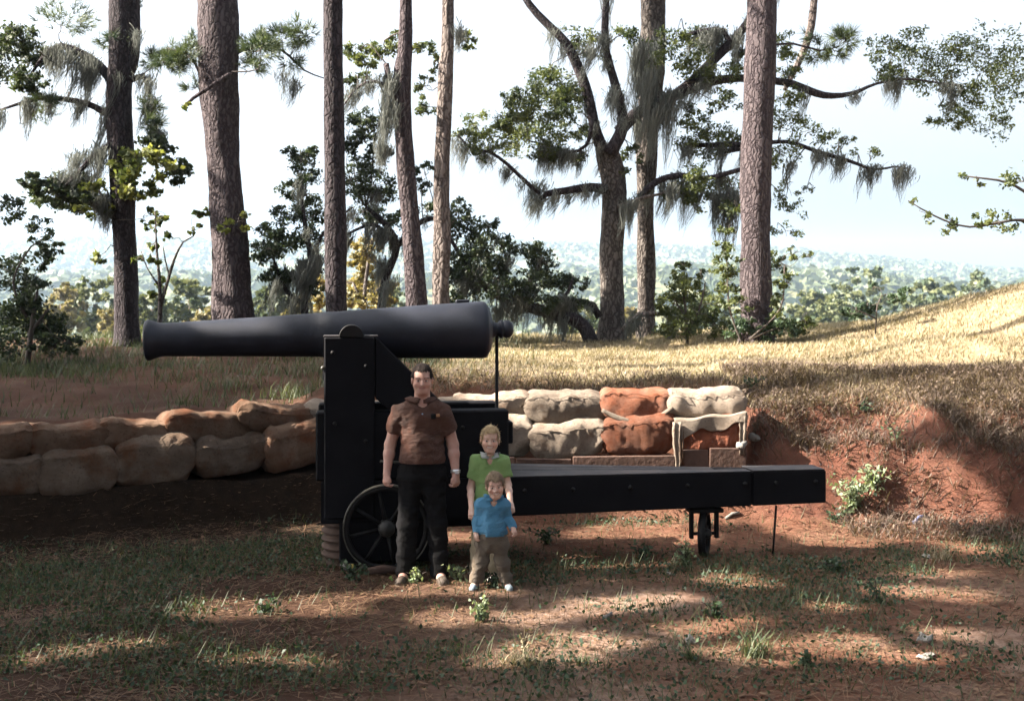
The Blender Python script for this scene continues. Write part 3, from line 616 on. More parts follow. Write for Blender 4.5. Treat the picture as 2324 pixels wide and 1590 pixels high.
# boards that carry the right-hand bags
rv = empty('timber_revetment', (0, 12.3, 0.4)); tag(rv, 'low weathered boards under the right row of sandbags', 'boards')
for u0, u1, v0, v1, off, tl in ((880, 1168, 1036, 1070, 0.02, 0), (1171, 1296, 1040, 1072, 0.0, 0.012), (1300, 1530, 1034, 1075, -0.02, -0.014), (1538, 1606, 1020, 1078, 0.0, 0.0), (1609, 1692, 1016, 1074, -0.02, 0.008)):
    a = on_line(u0, *RWp, off); b = on_line(u1, *RWp, off); d_ = (a[1] + b[1]) / 2; h = zat(v0, d_) - zat(v1, d_)
    o = link('board', bevel_box('board', (np.linalg.norm(b - a), 0.06, h), M['board'], 0.006), rv, ((a[0] + b[0]) / 2, d_ - 12.3, zat(v1, d_) - 0.4)); o.rotation_euler = (0, tl, math.atan2(b[1] - a[1], b[0] - a[0]))
def stone(u, v, w_, h_, d_, label, seed, mat='stone', name='stone', z=None, dd=None):
    d0 = CAM_H * FOC / (v - VH) if dd is None else dd
    p = P(u, v, d0); V, F = bag_mesh(w_, h_, d_, seed, None, 0.45, 0, 0, 12, 10, 0.5, 0.5)
    zz = float(zg(p[0], p[1])) if z is None else z
    o = link(name, np_mesh(name, V, F, M[mat], None, True), None, (p[0], p[1], zz + h_ * 0.40)); o.rotation_euler = (0.1, 0.1, seed * 1.3)
    tag(o, label, name.replace('_', ' ')); return o
stone(1683, 1008, 0.10, 0.06, 0.08, 'small pale stone on the right end of the revetment boards', 3, z=zat(1014, 12.25), dd=12.24)

# ------------------------------------------------------------------ people: smooth distance-field bodies
def surface_net(f, org, h):
    nx_, ny_, nz_ = f.shape; s = f < 0
    c = [(i, j, k) for i in (0, 1) for j in (0, 1) for k in (0, 1)]
    sl = lambda i, j, k: (slice(i, nx_ - 1 + i), slice(j, ny_ - 1 + j), slice(k, nz_ - 1 + k))
    cnt = sum(s[sl(*q)].astype(np.int8) for q in c); act = (cnt > 0) & (cnt < 8)
    I = np.argwhere(act); vid = np.full(act.shape, -1, np.int64); vid[act] = np.arange(len(I))
    acc = np.zeros((len(I), 3)); w_ = np.zeros(len(I)); fv = {q: f[I[:, 0] + q[0], I[:, 1] + q[1], I[:, 2] + q[2]].astype(float) for q in c}
    for a in c:
        for ax in range(3):
            if a[ax]: continue
            b = list(a); b[ax] = 1; b = tuple(b); fa, fb = fv[a], fv[b]; m = (fa < 0) != (fb < 0)
            t = np.where(m, fa / np.where(m, fa - fb, 1), 0); p = np.array(a, float)[None] + t[:, None] * (np.array(b) - np.array(a))[None]
            acc += np.where(m[:, None], p, 0); w_ += m
    V = (acc / w_[:, None] + I) * h + org
    Q = []
    for ax in range(3):
        o1, o2 = [(1, 2), (2, 0), (0, 1)][ax]
        lo = [slice(1, n - 1) for n in f.shape]; lo[ax] = slice(0, f.shape[ax] - 1); hi = list(lo); hi[ax] = slice(1, f.shape[ax])
        A = s[tuple(lo)]; B = s[tuple(hi)]; e = np.argwhere(A != B); inside = A[tuple(e.T)]
        base = e + np.array([0 if i == ax else 1 for i in range(3)])
        def cell(d1, d2):
            q = base.copy(); q[:, o1] -= d1; q[:, o2] -= d2; return vid[tuple(q.T)]
        q = np.stack([cell(1, 1), cell(0, 1), cell(0, 0), cell(1, 0)], -1)
        Q.append(np.where(inside[:, None], q, q[:, ::-1]))
    return V, np.concatenate(Q)
class Field:
    def __init__(s, lo, hi, h):
        s.h = h; s.org = np.asarray(lo, float); n = np.ceil((np.asarray(hi) - s.org) / h).astype(int) + 1
        s.ax = [(s.org[i] + np.arange(n[i]) * h).astype(np.float32) for i in range(3)]; s.f = np.full(n, 0.3, np.float32)
    def _box(s, lo, hi):
        sl = []
        for i in range(3):
            a = max(0, int((lo[i] - s.org[i]) / s.h)); b = min(len(s.ax[i]), int((hi[i] - s.org[i]) / s.h) + 2); sl.append(slice(a, max(a, b)))
        return tuple(sl), np.meshgrid(*[s.ax[i][sl[i]] for i in range(3)], indexing='ij')
    def _merge(s, sl, d, k, op):
        g = s.f[sl]
        if op == 'add':
            hh = np.clip(0.5 + 0.5 * (g - d) / k, 0, 1); s.f[sl] = g * (1 - hh) + d * hh - k * hh * (1 - hh)
        else:
            hh = np.clip(0.5 - 0.5 * (g + d) / k, 0, 1); s.f[sl] = g * (1 - hh) - d * hh + k * hh * (1 - hh)
    def cone(s, a, b, ra, rb, k=0.02, sy=1.0, op='add', grow=0.0):
        a = np.asarray(a, float); b = np.asarray(b, float); ra += grow; rb += grow
        m = max(ra, rb) * max(1, sy) + k + 4 * s.h; sl, (X, Y, Z) = s._box(np.minimum(a, b) - m, np.maximum(a, b) + m)
        if X.size == 0: return
        ba = b - a; L = ba @ ba + 1e-12
        t = np.clip(((X - a[0]) * ba[0] + (Y - a[1]) * ba[1] + (Z - a[2]) * ba[2]) / L, 0, 1)
        d = np.sqrt((X - a[0] - t * ba[0]) ** 2 + ((Y - a[1] - t * ba[1]) / sy) ** 2 + (Z - a[2] - t * ba[2]) ** 2) - (ra + (rb - ra) * t)
        s._merge(sl, d * min(1, sy), k, op)
    def ell(s, c, r, k=0.02, op='add', rot=None, grow=0.0):
        c = np.asarray(c, float); r = np.asarray(r, float) + grow; m = r.max() + k + 4 * s.h; sl, (X, Y, Z) = s._box(c - m, c + m)
        if X.size == 0: return
        q = np.stack([X - c[0], Y - c[1], Z - c[2]], -1)
        if rot is not None: q = q @ rot
        k0 = np.sqrt(((q / r) ** 2).sum(-1)); k1 = np.sqrt(((q / r ** 2) ** 2).sum(-1)) + 1e-9
        s._merge(sl, k0 * (k0 - 1) / k1, k, op)
    def cut(s, p, n, k=0.004):
        """keep the side the normal points away from"""
        X, Y, Z = np.meshgrid(*s.ax, indexing='ij'); n = unit(n); d = (X - p[0]) * n[0] + (Y - p[1]) * n[1] + (Z - p[2]) * n[2]
        s.f = np.maximum(s.f, d.astype(np.float32))
    def ripple(s, amp, fr):
        X, Y, Z = np.meshgrid(*s.ax, indexing='ij'); m = np.abs(s.f) < 0.05
        q = np.stack([X[m], Y[m], Z[m]], -1); s.f[m] += amp * noise3(q * np.asarray(fr)).astype(np.float32)
    def mesh(s, name, mat, off, colour=None):
        V, F = surface_net(s.f, s.org, s.h)
        for _ in range(1):                               # one light smoothing pass
            acc = np.zeros_like(V); cnt = np.zeros(len(V))
            for i in range(4):
                np.add.at(acc, F[:, i], V[F[:, (i + 1) % 4]]); np.add.at(cnt, F[:, i], 1)
            V = V * 0.5 + 0.5 * acc / np.maximum(cnt, 1)[:, None]
        return np_mesh(name, V - off, F, mat, {'col': colour(V)} if colour else None, True)

def skin_material():
    m, n, b = new_mat('skin'); co = objco(n); c = attr(n, 'col', True)
    c = mixc(n, ramp(n, noise_node(n, 60, 3, co), 0.4, 0.7), c, mixc(n, 1.0, c, (1.0, 0.86, 0.84), 'MULTIPLY'))
    n.links.new(c, b.inputs['Base Color']); b.inputs['Roughness'].default_value = 0.55
    b.inputs['Subsurface Weight'].default_value = 0.12; b.inputs['Subsurface Radius'].default_value = (0.01, 0.004, 0.002); return m
M['skin'] = skin_material()
def cloth(name, c1, c2, scale=14, rough=0.9):
    m, n, b = new_mat(name); co = objco(n)
    c = mixc(n, ramp(n, noise_node(n, scale, 4, co), 0.35, 0.65), c1, c2)
    n.links.new(c, b.inputs['Base Color']); b.inputs['Roughness'].default_value = rough; b.inputs['Specular IOR Level'].default_value = 0.2
    b.inputs['Sheen Weight'].default_value = 0.0 if c1[0] < 0.03 else 0.1
    wv = nd(n, 'ShaderNodeTexWave', bands_direction='DIAGONAL'); wv.inputs['Scale'].default_value = 120; n.links.new(co, wv.inputs[0])
    ad = nd(n, 'ShaderNodeMath', operation='MULTIPLY_ADD'); ad.inputs[1].default_value = 3.0; n.links.new(noise_node(n, 16, 3, co), ad.inputs[0]); n.links.new(wv.outputs[1], ad.inputs[2])
    mp = nd(n, 'ShaderNodeMapping'); mp.inputs['Scale'].default_value = (5, 5, 14); mp.inputs['Rotation'].default_value = (0.35, 0.5, 0.0); n.links.new(co, mp.inputs[0])
    wr = nd(n, 'ShaderNodeMath', operation='MULTIPLY_ADD'); wr.inputs[1].default_value = 7.0; n.links.new(noise_node(n, 1.5, 4, mp.outputs[0], 0.6), wr.inputs[0]); n.links.new(ad.outputs[0], wr.inputs[2])
    bump(n, b, wr.outputs[0], 0.8, 0.012); return m
M['brown_knit'] = cloth('brown knit', (0.085, 0.030, 0.018), (0.115, 0.045, 0.027))
M['dark_collar'] = cloth('dark collar', (0.05, 0.024, 0.018), (0.07, 0.034, 0.024))
M['navy_cloth'] = cloth('near-black cloth', (0.004, 0.004, 0.006), (0.0075, 0.007, 0.009))
M['lime_cloth'] = cloth('lime cloth', (0.30, 0.50, 0.17), (0.36, 0.55, 0.20))
M['white_cloth'] = cloth('white cloth', (0.62, 0.66, 0.66), (0.72, 0.75, 0.74))
M['blue_cloth'] = cloth('bright blue cloth', (0.085, 0.30, 0.52), (0.11, 0.34, 0.57))
M['khaki_cloth'] = cloth('grey-brown cloth', (0.15, 0.115, 0.085), (0.19, 0.15, 0.11))
M['cream_cloth'] = cloth('cream cloth', (0.50, 0.42, 0.28), (0.58, 0.50, 0.36))
M['tan_shoe'] = simple('brown leather shoe', (0.030, 0.020, 0.014), (0.050, 0.034, 0.025), 0.8, 20, 60, 0.3, 0.003)
M['blue_shoe'] = simple('pale blue canvas shoe', (0.16, 0.21, 0.25), (0.21, 0.26, 0.30), 0.85, 20, 60, 0.3, 0.003)
M['white_shoe'] = simple('dusty white shoe', (0.50, 0.47, 0.42), (0.60, 0.57, 0.52), 0.85, 20, 60, 0.3, 0.003)
M['watch_metal'] = simple('steel watch band', (0.55, 0.57, 0.60), (0.70, 0.72, 0.74), 0.3, 30, 60, 0.1, 0.002, 0.6)
M['sole'] = simple('shoe sole', (0.09, 0.07, 0.055), (0.14, 0.11, 0.09), 0.9, 20, 60, 0.2, 0.003)
def hair_material(name, c1, c2):
    m, n, b = new_mat(name); co = objco(n); mp = nd(n, 'ShaderNodeMapping'); mp.inputs['Scale'].default_value = (60, 60, 9); n.links.new(co, mp.inputs[0])
    x = noise_node(n, 3, 5, mp.outputs[0]); n.links.new(mixc(n, ramp(n, x, 0.35, 0.65), c1, c2), b.inputs['Base Color']); b.inputs['Roughness'].default_value = 0.75; b.inputs['Specular IOR Level'].default_value = 0.15
    bump(n, b, x, 0.9, 0.012); return m
M['dark_hair'] = hair_material('dark brown hair', (0.012, 0.009, 0.009), (0.035, 0.025, 0.022))
M['blond_hair'] = hair_material('light brown hair', (0.36, 0.255, 0.145), (0.56, 0.42, 0.25))
M['brown_hair'] = hair_material('ash brown hair', (0.19, 0.135, 0.09), (0.33, 0.25, 0.175))

def head_parts(f, hc, hh, rot, k=0.012, child=False):
    """skull, jaw, brow, nose, ears, lips; hc = middle of the head, hh = chin to crown, facing -y"""
    T = lambda p: hc + rot @ (np.asarray(p, float) * hh); wd = 1.05 if child else 1.03; soft = 0.6 if child else 1.0
    f.ell(T((0, 0.03, 0.13)), np.array((0.315 * wd, 0.385, 0.37)) * hh, k, rot=rot)
    f.ell(T((0, -0.09, -0.13)), np.array((0.268 * wd, 0.265, 0.335)) * hh, 0.12 * hh, rot=rot)
    f.cone(T((-0.06, -0.235, -0.40)), T((0.06, -0.235, -0.40)), 0.085 * hh, 0.085 * hh, 0.12 * hh)
    for sg in (-1, 1):
        f.cone(T((sg * 0.215 * wd, -0.02, -0.20)), T((sg * 0.11, -0.20, -0.38)), 0.07 * hh, 0.065 * hh, 0.10 * hh)
        f.ell(T((sg * 0.165 * wd, -0.235, -0.13)), np.array((0.105, 0.09, 0.10)) * hh * (1.12 if child else 1), 0.08 * hh, rot=rot)   # cheek
        f.ell(T((sg * 0.135, -0.385, 0.005)), np.array((0.085, 0.075, 0.05)) * hh, 0.05 * hh, 'sub', rot)    # eye socket
        f.ell(T((sg * 0.132, -0.285, 0.0)), np.array((0.06, 0.06, 0.052)) * hh, 0.012 * hh, rot=rot)         # eyeball
        f.ell(T((sg * 0.335 * wd, 0.04, -0.04)), np.array((0.035, 0.085, 0.13)) * hh, 0.02 * hh, rot=rot)    # ear
    f.cone(T((-0.17, -0.295 + 0.02 * child, 0.095)), T((0.17, -0.295 + 0.02 * child, 0.095)), 0.045 * hh * soft, 0.045 * hh * soft, 0.06 * hh)   # brow
    f.cone(T((0, -0.325, 0.02)), T((0, -0.425 + 0.03 * child, -0.13)), 0.030 * hh, 0.050 * hh * (0.9 if child else 1), 0.04 * hh)      # nose
    f.cone(T((-0.05, -0.355, -0.145)), T((0.05, -0.355, -0.145)), 0.032 * hh, 0.032 * hh, 0.03 * hh)         # nostrils
    f.cone(T((-0.075, -0.312, -0.252)), T((0.075, -0.312, -0.252)), 0.030 * hh, 0.030 * hh, 0.03 * hh)       # lips
    return T
def hand(f, wr, elbow, r, side, fwd=(0, -1, 0), curl=0.9, k=0.004, ln=1.0):
    """relaxed hand: palm, four bent fingers, thumb leaving the side; side = +1 thumb towards +x ... the thumb points forward"""
    wr = np.asarray(wr, float); ax = unit(wr - np.asarray(elbow, float)); fwd = np.asarray(fwd, float); fwd = unit(fwd - ax * (fwd @ ax)); lat = np.cross(ax, fwd) * side
    Lh = r * 4.4 * ln; kn = wr + ax * Lh * 0.52
    # palm lies in the plane of ax and fwd (thumb edge forward)
    for t in (-0.65, -0.2, 0.25, 0.65):
        f.cone(wr + fwd * t * r * 0.7, kn + fwd * t * r * 1.35, r * 0.52, r * 0.50, 0.02 * ln)
    for i, t in enumerate((0.98, 0.34, -0.32, -0.95)):
        q = kn + fwd * t * r * 1.12; l = Lh * (0.235, 0.26, 0.245, 0.19)[i]; fr = r * (0.36, 0.37, 0.35, 0.30)[i]
        d1 = unit(ax * math.cos(curl * 0.55) + lat * math.sin(curl * 0.55) + fwd * t * 0.10); p1 = q + d1 * l
        d2 = unit(ax * math.cos(curl * 1.5) + lat * math.sin(curl * 1.5)); p2 = p1 + d2 * l * 0.72
        d3 = unit(ax * math.cos(curl * 2.3) + lat * math.sin(curl * 2.3)); p3 = p2 + d3 * l * 0.5
        f.cone(q, p1, fr, fr * 0.95, k); f.cone(p1, p2, fr * 0.95, fr * 0.88, k); f.cone(p2, p3, fr * 0.88, fr * 0.75, k)
    b0 = wr + ax * Lh * 0.16 + fwd * r * 0.75; b1 = b0 + unit(ax * 0.8 + fwd * 0.75 + lat * 0.25) * Lh * 0.24; b2 = b1 + unit(ax * 1.0 + fwd * 0.1 + lat * 0.45) * Lh * 0.2
    f.cone(b0, b1, r * 0.46, r * 0.40, 0.012); f.cone(b1, b2, r * 0.40, r * 0.32, k)
    return kn
def rotz(a, tilt=0.0, nodd=0.0):
    return np.array(Matrix.Rotation(a, 3, 'Z') @ Matrix.Rotation(tilt, 3, 'Y') @ Matrix.Rotation(nodd, 3, 'X'))

def person(label, base, J, hh, yaw, tilt, nodd, build, skin, lipc, hairc, shirt, trouser, shoe, child=False, sleeve='short', hem=None, h=0.005, group=None):
    """J: joints in metres relative to the base (x right, y away, z up); build: dict of radii"""
    root = empty('person', tuple(base)); tag(root, label, 'person', group)
    b_ = np.zeros(3); J = {k_: np.asarray(v_, float) for k_, v_ in J.items()}; G = build
    lo = np.min([v_ for v_ in J.values()], 0) - 0.22; hi = np.max([v_ for v_ in J.values()], 0) + 0.22; lo[2] = -0.01
    rot = rotz(yaw, tilt, nodd)
    # --- the body, one continuous skin
    f = Field(lo, hi, h)
    def torso(f, g=0.0, arms=True):
        sl, sr, hl, hr = J['sl'], J['sr'], J['hl'], J['hr']; mid = (sl + sr) / 2; pel = (hl + hr) / 2
        f.cone(J['chest'], J['waist'], G['chest'], G['waist'], 0.05, 0.66, grow=g)
        for q in ('l', 'r'):
            s_ = J['s' + q]; inn = s_ * 0.62 + mid * 0.38
            f.cone(inn + (0, 0, -0.035 * G['sc']), J['waist'] * 0.85 + J['h' + q] * 0.15 + (0, 0, 0.06 * G['sc']), G['chest'] * 0.66, G['waist'] * 0.62, 0.05, 0.8, grow=g)
            f.cone(J['neck'] + (0, 0, -0.035 * G['sc']), s_, G['trap'], G['shoulder'] * 0.86, 0.05, grow=g)
            f.cone(J['waist'], J['h' + q], G['waist'] * 0.78, G['hip'], 0.06, 0.82, grow=g)
        f.ell(pel, (G['hip'] * 1.45 + g, G['hip'] * 1.02 + g, G['hip'] * 1.0 + g), 0.05)
    def arm(f, q, g=0.0, upto=None):
        s_, e_, w_ = J['s' + q], J['e' + q], J['w' + q]
        f.cone(s_, e_, G['shoulder'], G['elbow'], 0.03, grow=g)
        if upto is None or upto == 'long':
            m = e_ * 0.68 + w_ * 0.32; f.cone(e_, m, G['elbow'], G['fore'], 0.02, grow=g); f.cone(m, w_, G['fore'], G['wrist'], 0.02, grow=g)
    def leg(f, q, g=0.0):
        f.cone(J['h' + q], J['k' + q], G['thigh'], G['knee'], 0.03, grow=g); f.cone(J['k' + q], J['a' + q], G['knee'] * 1.02, G['ankle'], 0.03, grow=g)
    torso(f); 
    for q in 'lr':
        arm(f, q); leg(f, q)
        f.cone(J['a' + q], J['t' + q] * 0.8 + J['a' + q] * (0.2, 0.2, 0) + (0, 0, 0.004), G['ankle'], G['ankle'] * 0.8, 0.02)
        hand(f, J['w' + q], J['e' + q], G['hand'], -1 if q == 'l' else 1, J.get('fwd' + q, (0, -1, 0)), J['curl' + q][0] if ('curl' + q) in J else 0.9, ln=G.get('hl', 1.0))
    hc = J['head']; f.cone(J['neck'] + (0, 0, -0.04 * G['sc']), hc + (0, 0.03 * hh, -0.2 * hh), G['neck'] * 1.12, G['neck'], 0.03)
    T = head_parts(f, hc, hh, rot, child=child)
    def colour(V):
        c = np.tile(np.array(skin), (len(V), 1)); q = ((V - hc) @ rot) / hh
        front = q[:, 1] < -0.12
        def paint(mask, col): c[mask] = c[mask] * (1 - mask_w) + np.array(col) * mask_w if False else np.array(col)
        ck = front & (((np.abs(q[:, 0]) - 0.17) / 0.10) ** 2 + ((q[:, 2] + 0.13) / 0.10) ** 2 < 1); c[ck] *= (1.03, 0.93, 0.91)
        sk = front & (((np.abs(q[:, 0]) - 0.135) / 0.10) ** 2 + ((q[:, 2] - 0.005) / 0.06) ** 2 < 1); c[sk] *= (0.84, 0.76, 0.74)
        ew = front & (((np.abs(q[:, 0]) - 0.132) / 0.062) ** 2 + ((q[:, 2] - 0.0) / 0.026) ** 2 < 1); c[ew] = (0.42, 0.40, 0.38)
        ir = front & (((np.abs(q[:, 0]) - 0.132) / 0.03) ** 2 + ((q[:, 2] - 0.0) / 0.03) ** 2 < 1); c[ir] = (0.03, 0.025, 0.025)
        br = front & (np.abs(np.abs(q[:, 0]) - 0.14) < 0.095) & (np.abs(q[:, 2] - 0.098 + 2.2 * (np.abs(q[:, 0]) - 0.15) ** 2) < 0.017); c[br] = np.array(skin) * 0.30 + np.array(hairc) * 0.5
        lp = front & (np.abs(q[:, 0]) < (0.14 if child else 0.115)) & (np.abs(q[:, 2] + 0.252 - (3.2 if child else 1.6) * q[:, 0] ** 2) < 0.034); c[lp] = lipc
        if child:
            te = front & (np.abs(q[:, 0]) < 0.105) & (np.abs(q[:, 2] + 0.252 - 3.2 * q[:, 0] ** 2) < 0.020); c[te] = (0.62, 0.58, 0.53)
        else:
            ml = front & (np.abs(q[:, 0]) < 0.10) & (np.abs(q[:, 2] + 0.252) < 0.007); c[ml] = np.array(lipc) * 0.5
            bs = front & (q[:, 2] < -0.30) & ~lp; c[bs] *= (0.92, 0.88, 0.90)
        hz = (q[:, 2] > 0.2) & (q[:, 1] > -0.15); c[hz] = hairc
        return c
    link('body', f.mesh('body', M['skin'], b_, colour), root)
    # --- hair
    f = Field(hc - 0.62 * hh, hc + 0.66 * hh, h * 0.9)
    thick = G.get('hair', 0.03) * hh
    f.ell(T((0, 0.045, 0.15)), np.array((0.318, 0.385, 0.365)) * hh + thick, 0.01, rot=rot)
    f.ell(T((0, 0.16, -0.02)), np.array((0.30, 0.27, 0.30)) * hh + thick * 0.8, 0.04, rot=rot)
    X = np.stack(np.meshgrid(*f.ax, indexing='ij'), -1); q = ((X - hc) @ rot) / hh
    wob = 0.012 * np.sin(q[..., 0] * 38) + 0.010 * np.sin(q[..., 0] * 71 + 1)
    line = np.where(np.abs(q[..., 0]) > 0.262, 0.03 + G.get('sideburn', 0.0), G.get('hairline', 0.29) + G.get('sweep', 0.0) * q[..., 0] + wob)       # hairline drops beside the temples
    face = np.maximum(-(q[..., 2] - line), (q[..., 1] - (0.02 + 0.20 * (q[..., 2]))))   # inside region to remove where < 0?  keep = not(face region)
    keep = np.minimum(q[..., 2] - line, 0) * 0
    rem = np.minimum(line - q[..., 2], 0.06 + 0.05 * smooth((0.0 - q[..., 2]) / 0.1) - q[..., 1])                         # >0 in the face area
    f.f = np.maximum(f.f, (rem * hh * 0.8).astype(np.float32))
    f.f = np.maximum(f.f, ((-0.20 - q[..., 2]) * hh).astype(np.float32))
    earz = ((np.abs(q[..., 0]) - 0.335) / 0.075) ** 2 + ((q[..., 1] - 0.04) / 0.105) ** 2 + ((q[..., 2] + 0.04) / 0.15) ** 2
    f.f = np.maximum(f.f, ((1 - earz) * 0.05 * hh).astype(np.float32))
    f.ripple(0.012 * hh, (60, 60, 25))
    hm = f.mesh('hair', M[G['hairmat']], b_); ho = link('hair', hm, root)
    HV = np.array([v_.co[:] for v_ in hm.vertices]); HN = np.array([v_.normal[:] for v_ in hm.vertices]); gh = rng(int(hh * 1e4)); k_ = gh.choice(len(HV), min(len(HV), 2600), False); HV, HN = HV[k_], HN[k_]
    rel = (HV - hc) @ rot; flow = np.stack([0.5 * np.sign(rel[:, 0]) * np.abs(rel[:, 0]) / hh * 2, np.where(rel[:, 1] < 0, -0.7, 0.7), -0.55 + 0 * rel[:, 0]], -1) + 0.35 * gh.normal(size=HV.shape)
    t_ = unit(flow - HN * (flow * HN).sum(1)[:, None] + G.get('lift', 0.30) * HN); r_ = unit(np.cross(t_, HN)); L_ = (G.get('strand', 0.09) * hh * gh.uniform(0.6, 1.3, len(HV)))[:, None]; w_ = 0.0022
    VV = np.stack([HV - r_ * w_, HV + r_ * w_, HV + t_ * L_ + r_ * w_ * 0.3, HV + t_ * L_ - r_ * w_ * 0.3], 1).reshape(-1, 3)
    tag(link('hair_strands', np_mesh('hair_strands', VV, np.arange(len(VV)).reshape(-1, 4), M[G['hairmat']]), ho), kind='stuff')
    # --- trousers
    f = Field(lo, hi, h * 1.75); g = G.get('tg', 0.014)
    pel = (J['hl'] + J['hr']) / 2
    f.ell(pel, (G['hip'] * 1.45 + g, G['hip'] * 1.02 + g, G['hip'] * 1.0 + g), 0.05)
    for q in 'lr':
        f.cone(J['waist'] * (1, 1, 0) + (0, 0, hem + 0.01), J['h' + q], G['waist'] * 0.80, G['hip'], 0.06, 0.82, grow=g * 0.8)
        f.cone(J['h' + q], J['k' + q], G['thigh'], G['knee'], 0.03, grow=g * 1.2); f.cone(J['k' + q], J['a' + q] + (0, 0.0, -0.03), G['knee'] * 1.02, G['ankle'] * 1.30, 0.03, grow=g * 1.35)
    f.ripple(G.get('rip', 0.006), (16, 16, 26)); f.ripple(G.get('rip', 0.006) * 0.55, (31, 27, 52)); f.cut((0, 0, hem + 0.035), (0, 0, 1)); f.cut((0, 0, G['cuff']), (0, 0, -1))
    link('trousers', f.mesh('trousers', trouser, b_), root)
    # --- shirt
    f = Field(lo, hi, h * 1.6); g = G.get('sg', 0.013)
    torso(f, g)
    for q in 'lr':
        s_, e_, w_ = J['s' + q], J['e' + q], J['w' + q]
        if sleeve == 'short':
            end = s_ + (e_ - s_) * G['slv']; f2 = Field(lo, hi, h * 1.6); f2.cone(s_, end + (e_ - s_) * 0.25, G['shoulder'], G['elbow'] * 1.22, 0.01, grow=g * 1.2)
            f2.cut(end, e_ - s_); kk = 0.03; hb = np.clip(0.5 + 0.5 * (f.f - f2.f) / kk, 0, 1); f.f = f.f * (1 - hb) + f2.f * hb - kk * hb * (1 - hb) * (f2.f < 0.02) * (hb < 1)
        else:
            arm(f, q, g * 0.85, 'long')
            n_ = unit(w_ - e_); X, Y, Z = np.meshgrid(*f.ax, indexing='ij'); d = (X - w_[0]) * n_[0] + (Y - w_[1]) * n_[1] + (Z - w_[2]) * n_[2]
            nearh = np.sqrt((X - w_[0]) ** 2 + (Y - w_[1]) ** 2 + (Z - w_[2]) ** 2) < 0.09; f.f = np.where(nearh, np.maximum(f.f, (d + 0.008).astype(np.float32)), f.f)
    # bulge of the lower shirt over the belt
    f.cone(J['waist'] * (1, 1, 0) + (0, 0, hem + 0.07 * G['sc']), J['waist'] * (1, 1, 0) + (0, 0, hem + 0.02), G['waist'] * 1.12, G['waist'] * 1.10, 0.05, 0.74, grow=g + 0.006)
    f.ripple(G.get('srip', 0.006), (15, 15, 19)); f.ripple(G.get('srip', 0.006) * 0.55, (33, 30, 47))
    f.cut((0, 0, hem), (0, 0, -1))
    nk = J['neck']; f.cone(nk + (0, -0.01, -0.05 * G['sc']), nk + (0, 0.02, 0.2), G['neck'] * 1.15, G['neck'] * 1.5, 0.008, op='sub')
    vn = G.get('vneck', 0.05)
    f.cone(nk + (0, -G['chest'] * 0.75, -0.02), nk + (0, -G['chest'] * 0.9, -vn * 2.0), G['neck'] * 0.72, 0.006, 0.006, op='sub')
    link('shirt', f.mesh('shirt', shirt, b_), root)
    # --- collar: two leaves folded over the neckline
    for sg in (-1, 1):
        def leaf(u, v, sg=sg):
            a = math.pi * (0.02 + 0.93 * (1 - u)); r = G['neck'] * 1.20 + 0.010 + v * G['cw'] * 0.5 + 0.006 * np.sin(u * 3)
            fr = smooth((u - 0.55) / 0.45)
            x = sg * (r * np.sin(a) * 1.04 + fr * v * 0.012); y = r * np.cos(a) * 0.92 - fr * (0.028 + 0.030 * v) * G['sc']
            z = 0.004 - v * G['cw'] * 0.95 - fr * (0.052 + v * 0.035) * G['sc'] + (1 - fr) * 0.018
            pt = np.stack([nk[0] + x, nk[1] + 0.012 + y, nk[2] + z], -1)
            for _ in range(10):                          # lay the leaf on the outside of the shirt
                ii = [np.clip(((pt[..., i] - f.org[i]) / f.h).astype(int), 1, f.f.shape[i] - 2) for i in range(3)]
                v_ = lambda a, b, c: f.f[ii[0] + a, ii[1] + b, ii[2] + c]
                gr = unit(np.stack([v_(1, 0, 0) - v_(-1, 0, 0), v_(0, 1, 0) - v_(0, -1, 0), v_(0, 0, 1) - v_(0, 0, -1)], -1))
                pt = pt + gr * np.clip(0.008 - v_(0, 0, 0), 0, 0.02)[..., None] * 0.8
            return pt
        f_shirt = f; sheet(leaf, 16, 6, 'collar', G['collar'], root, 0.005)
    # --- shoes
    for q in 'lr':
        an, t_ = J['a' + q], J['t' + q]; f = Field(np.minimum(an, t_) - 0.13, np.maximum(an, t_) + 0.13, h); dr = unit((t_ - an) * (1, 1, 0)); s0 = G['shoe']
        heel = an * (1, 1, 0) - dr * s0 * 0.55 + (0, 0, s0 * 0.62); toe = t_ * (1, 1, 0) + (0, 0, s0 * 0.50)
        f.cone(heel, toe, s0 * 0.80, s0 * 0.86, 0.02); f.cone(heel + (0, 0, 0.01), an * (1, 1, 0) + (0, 0, G['cuff'] * 0.75), s0 * 0.74, s0 * 0.72, 0.03)
        f.cut((0, 0, s0 * 0.12), (0, 0, -1)); so = link('shoe', f.mesh('shoe', shoe, b_), root)
        f = Field(np.minimum(an, t_) - 0.13, np.maximum(an, t_) + 0.13, h)
        f.cone(heel * (1, 1, 0) + (0, 0, 0.01), toe * (1, 1, 0) + (0, 0, 0.01), s0 * 0.86, s0 * 0.92, 0.02); f.cut((0, 0, s0 * 0.24), (0, 0, 1)); f.cut((0, 0, -0.004), (0, 0, -1))
        link('sole', f.mesh('sole', M['sole'], b_), so)
    return root
KZ = 1.646e-3
def z5(zx, zy, cx, k=KZ, gy_=1505): return np.array([(zx - cx) * k, 0.0, (gy_ - zy) * k])
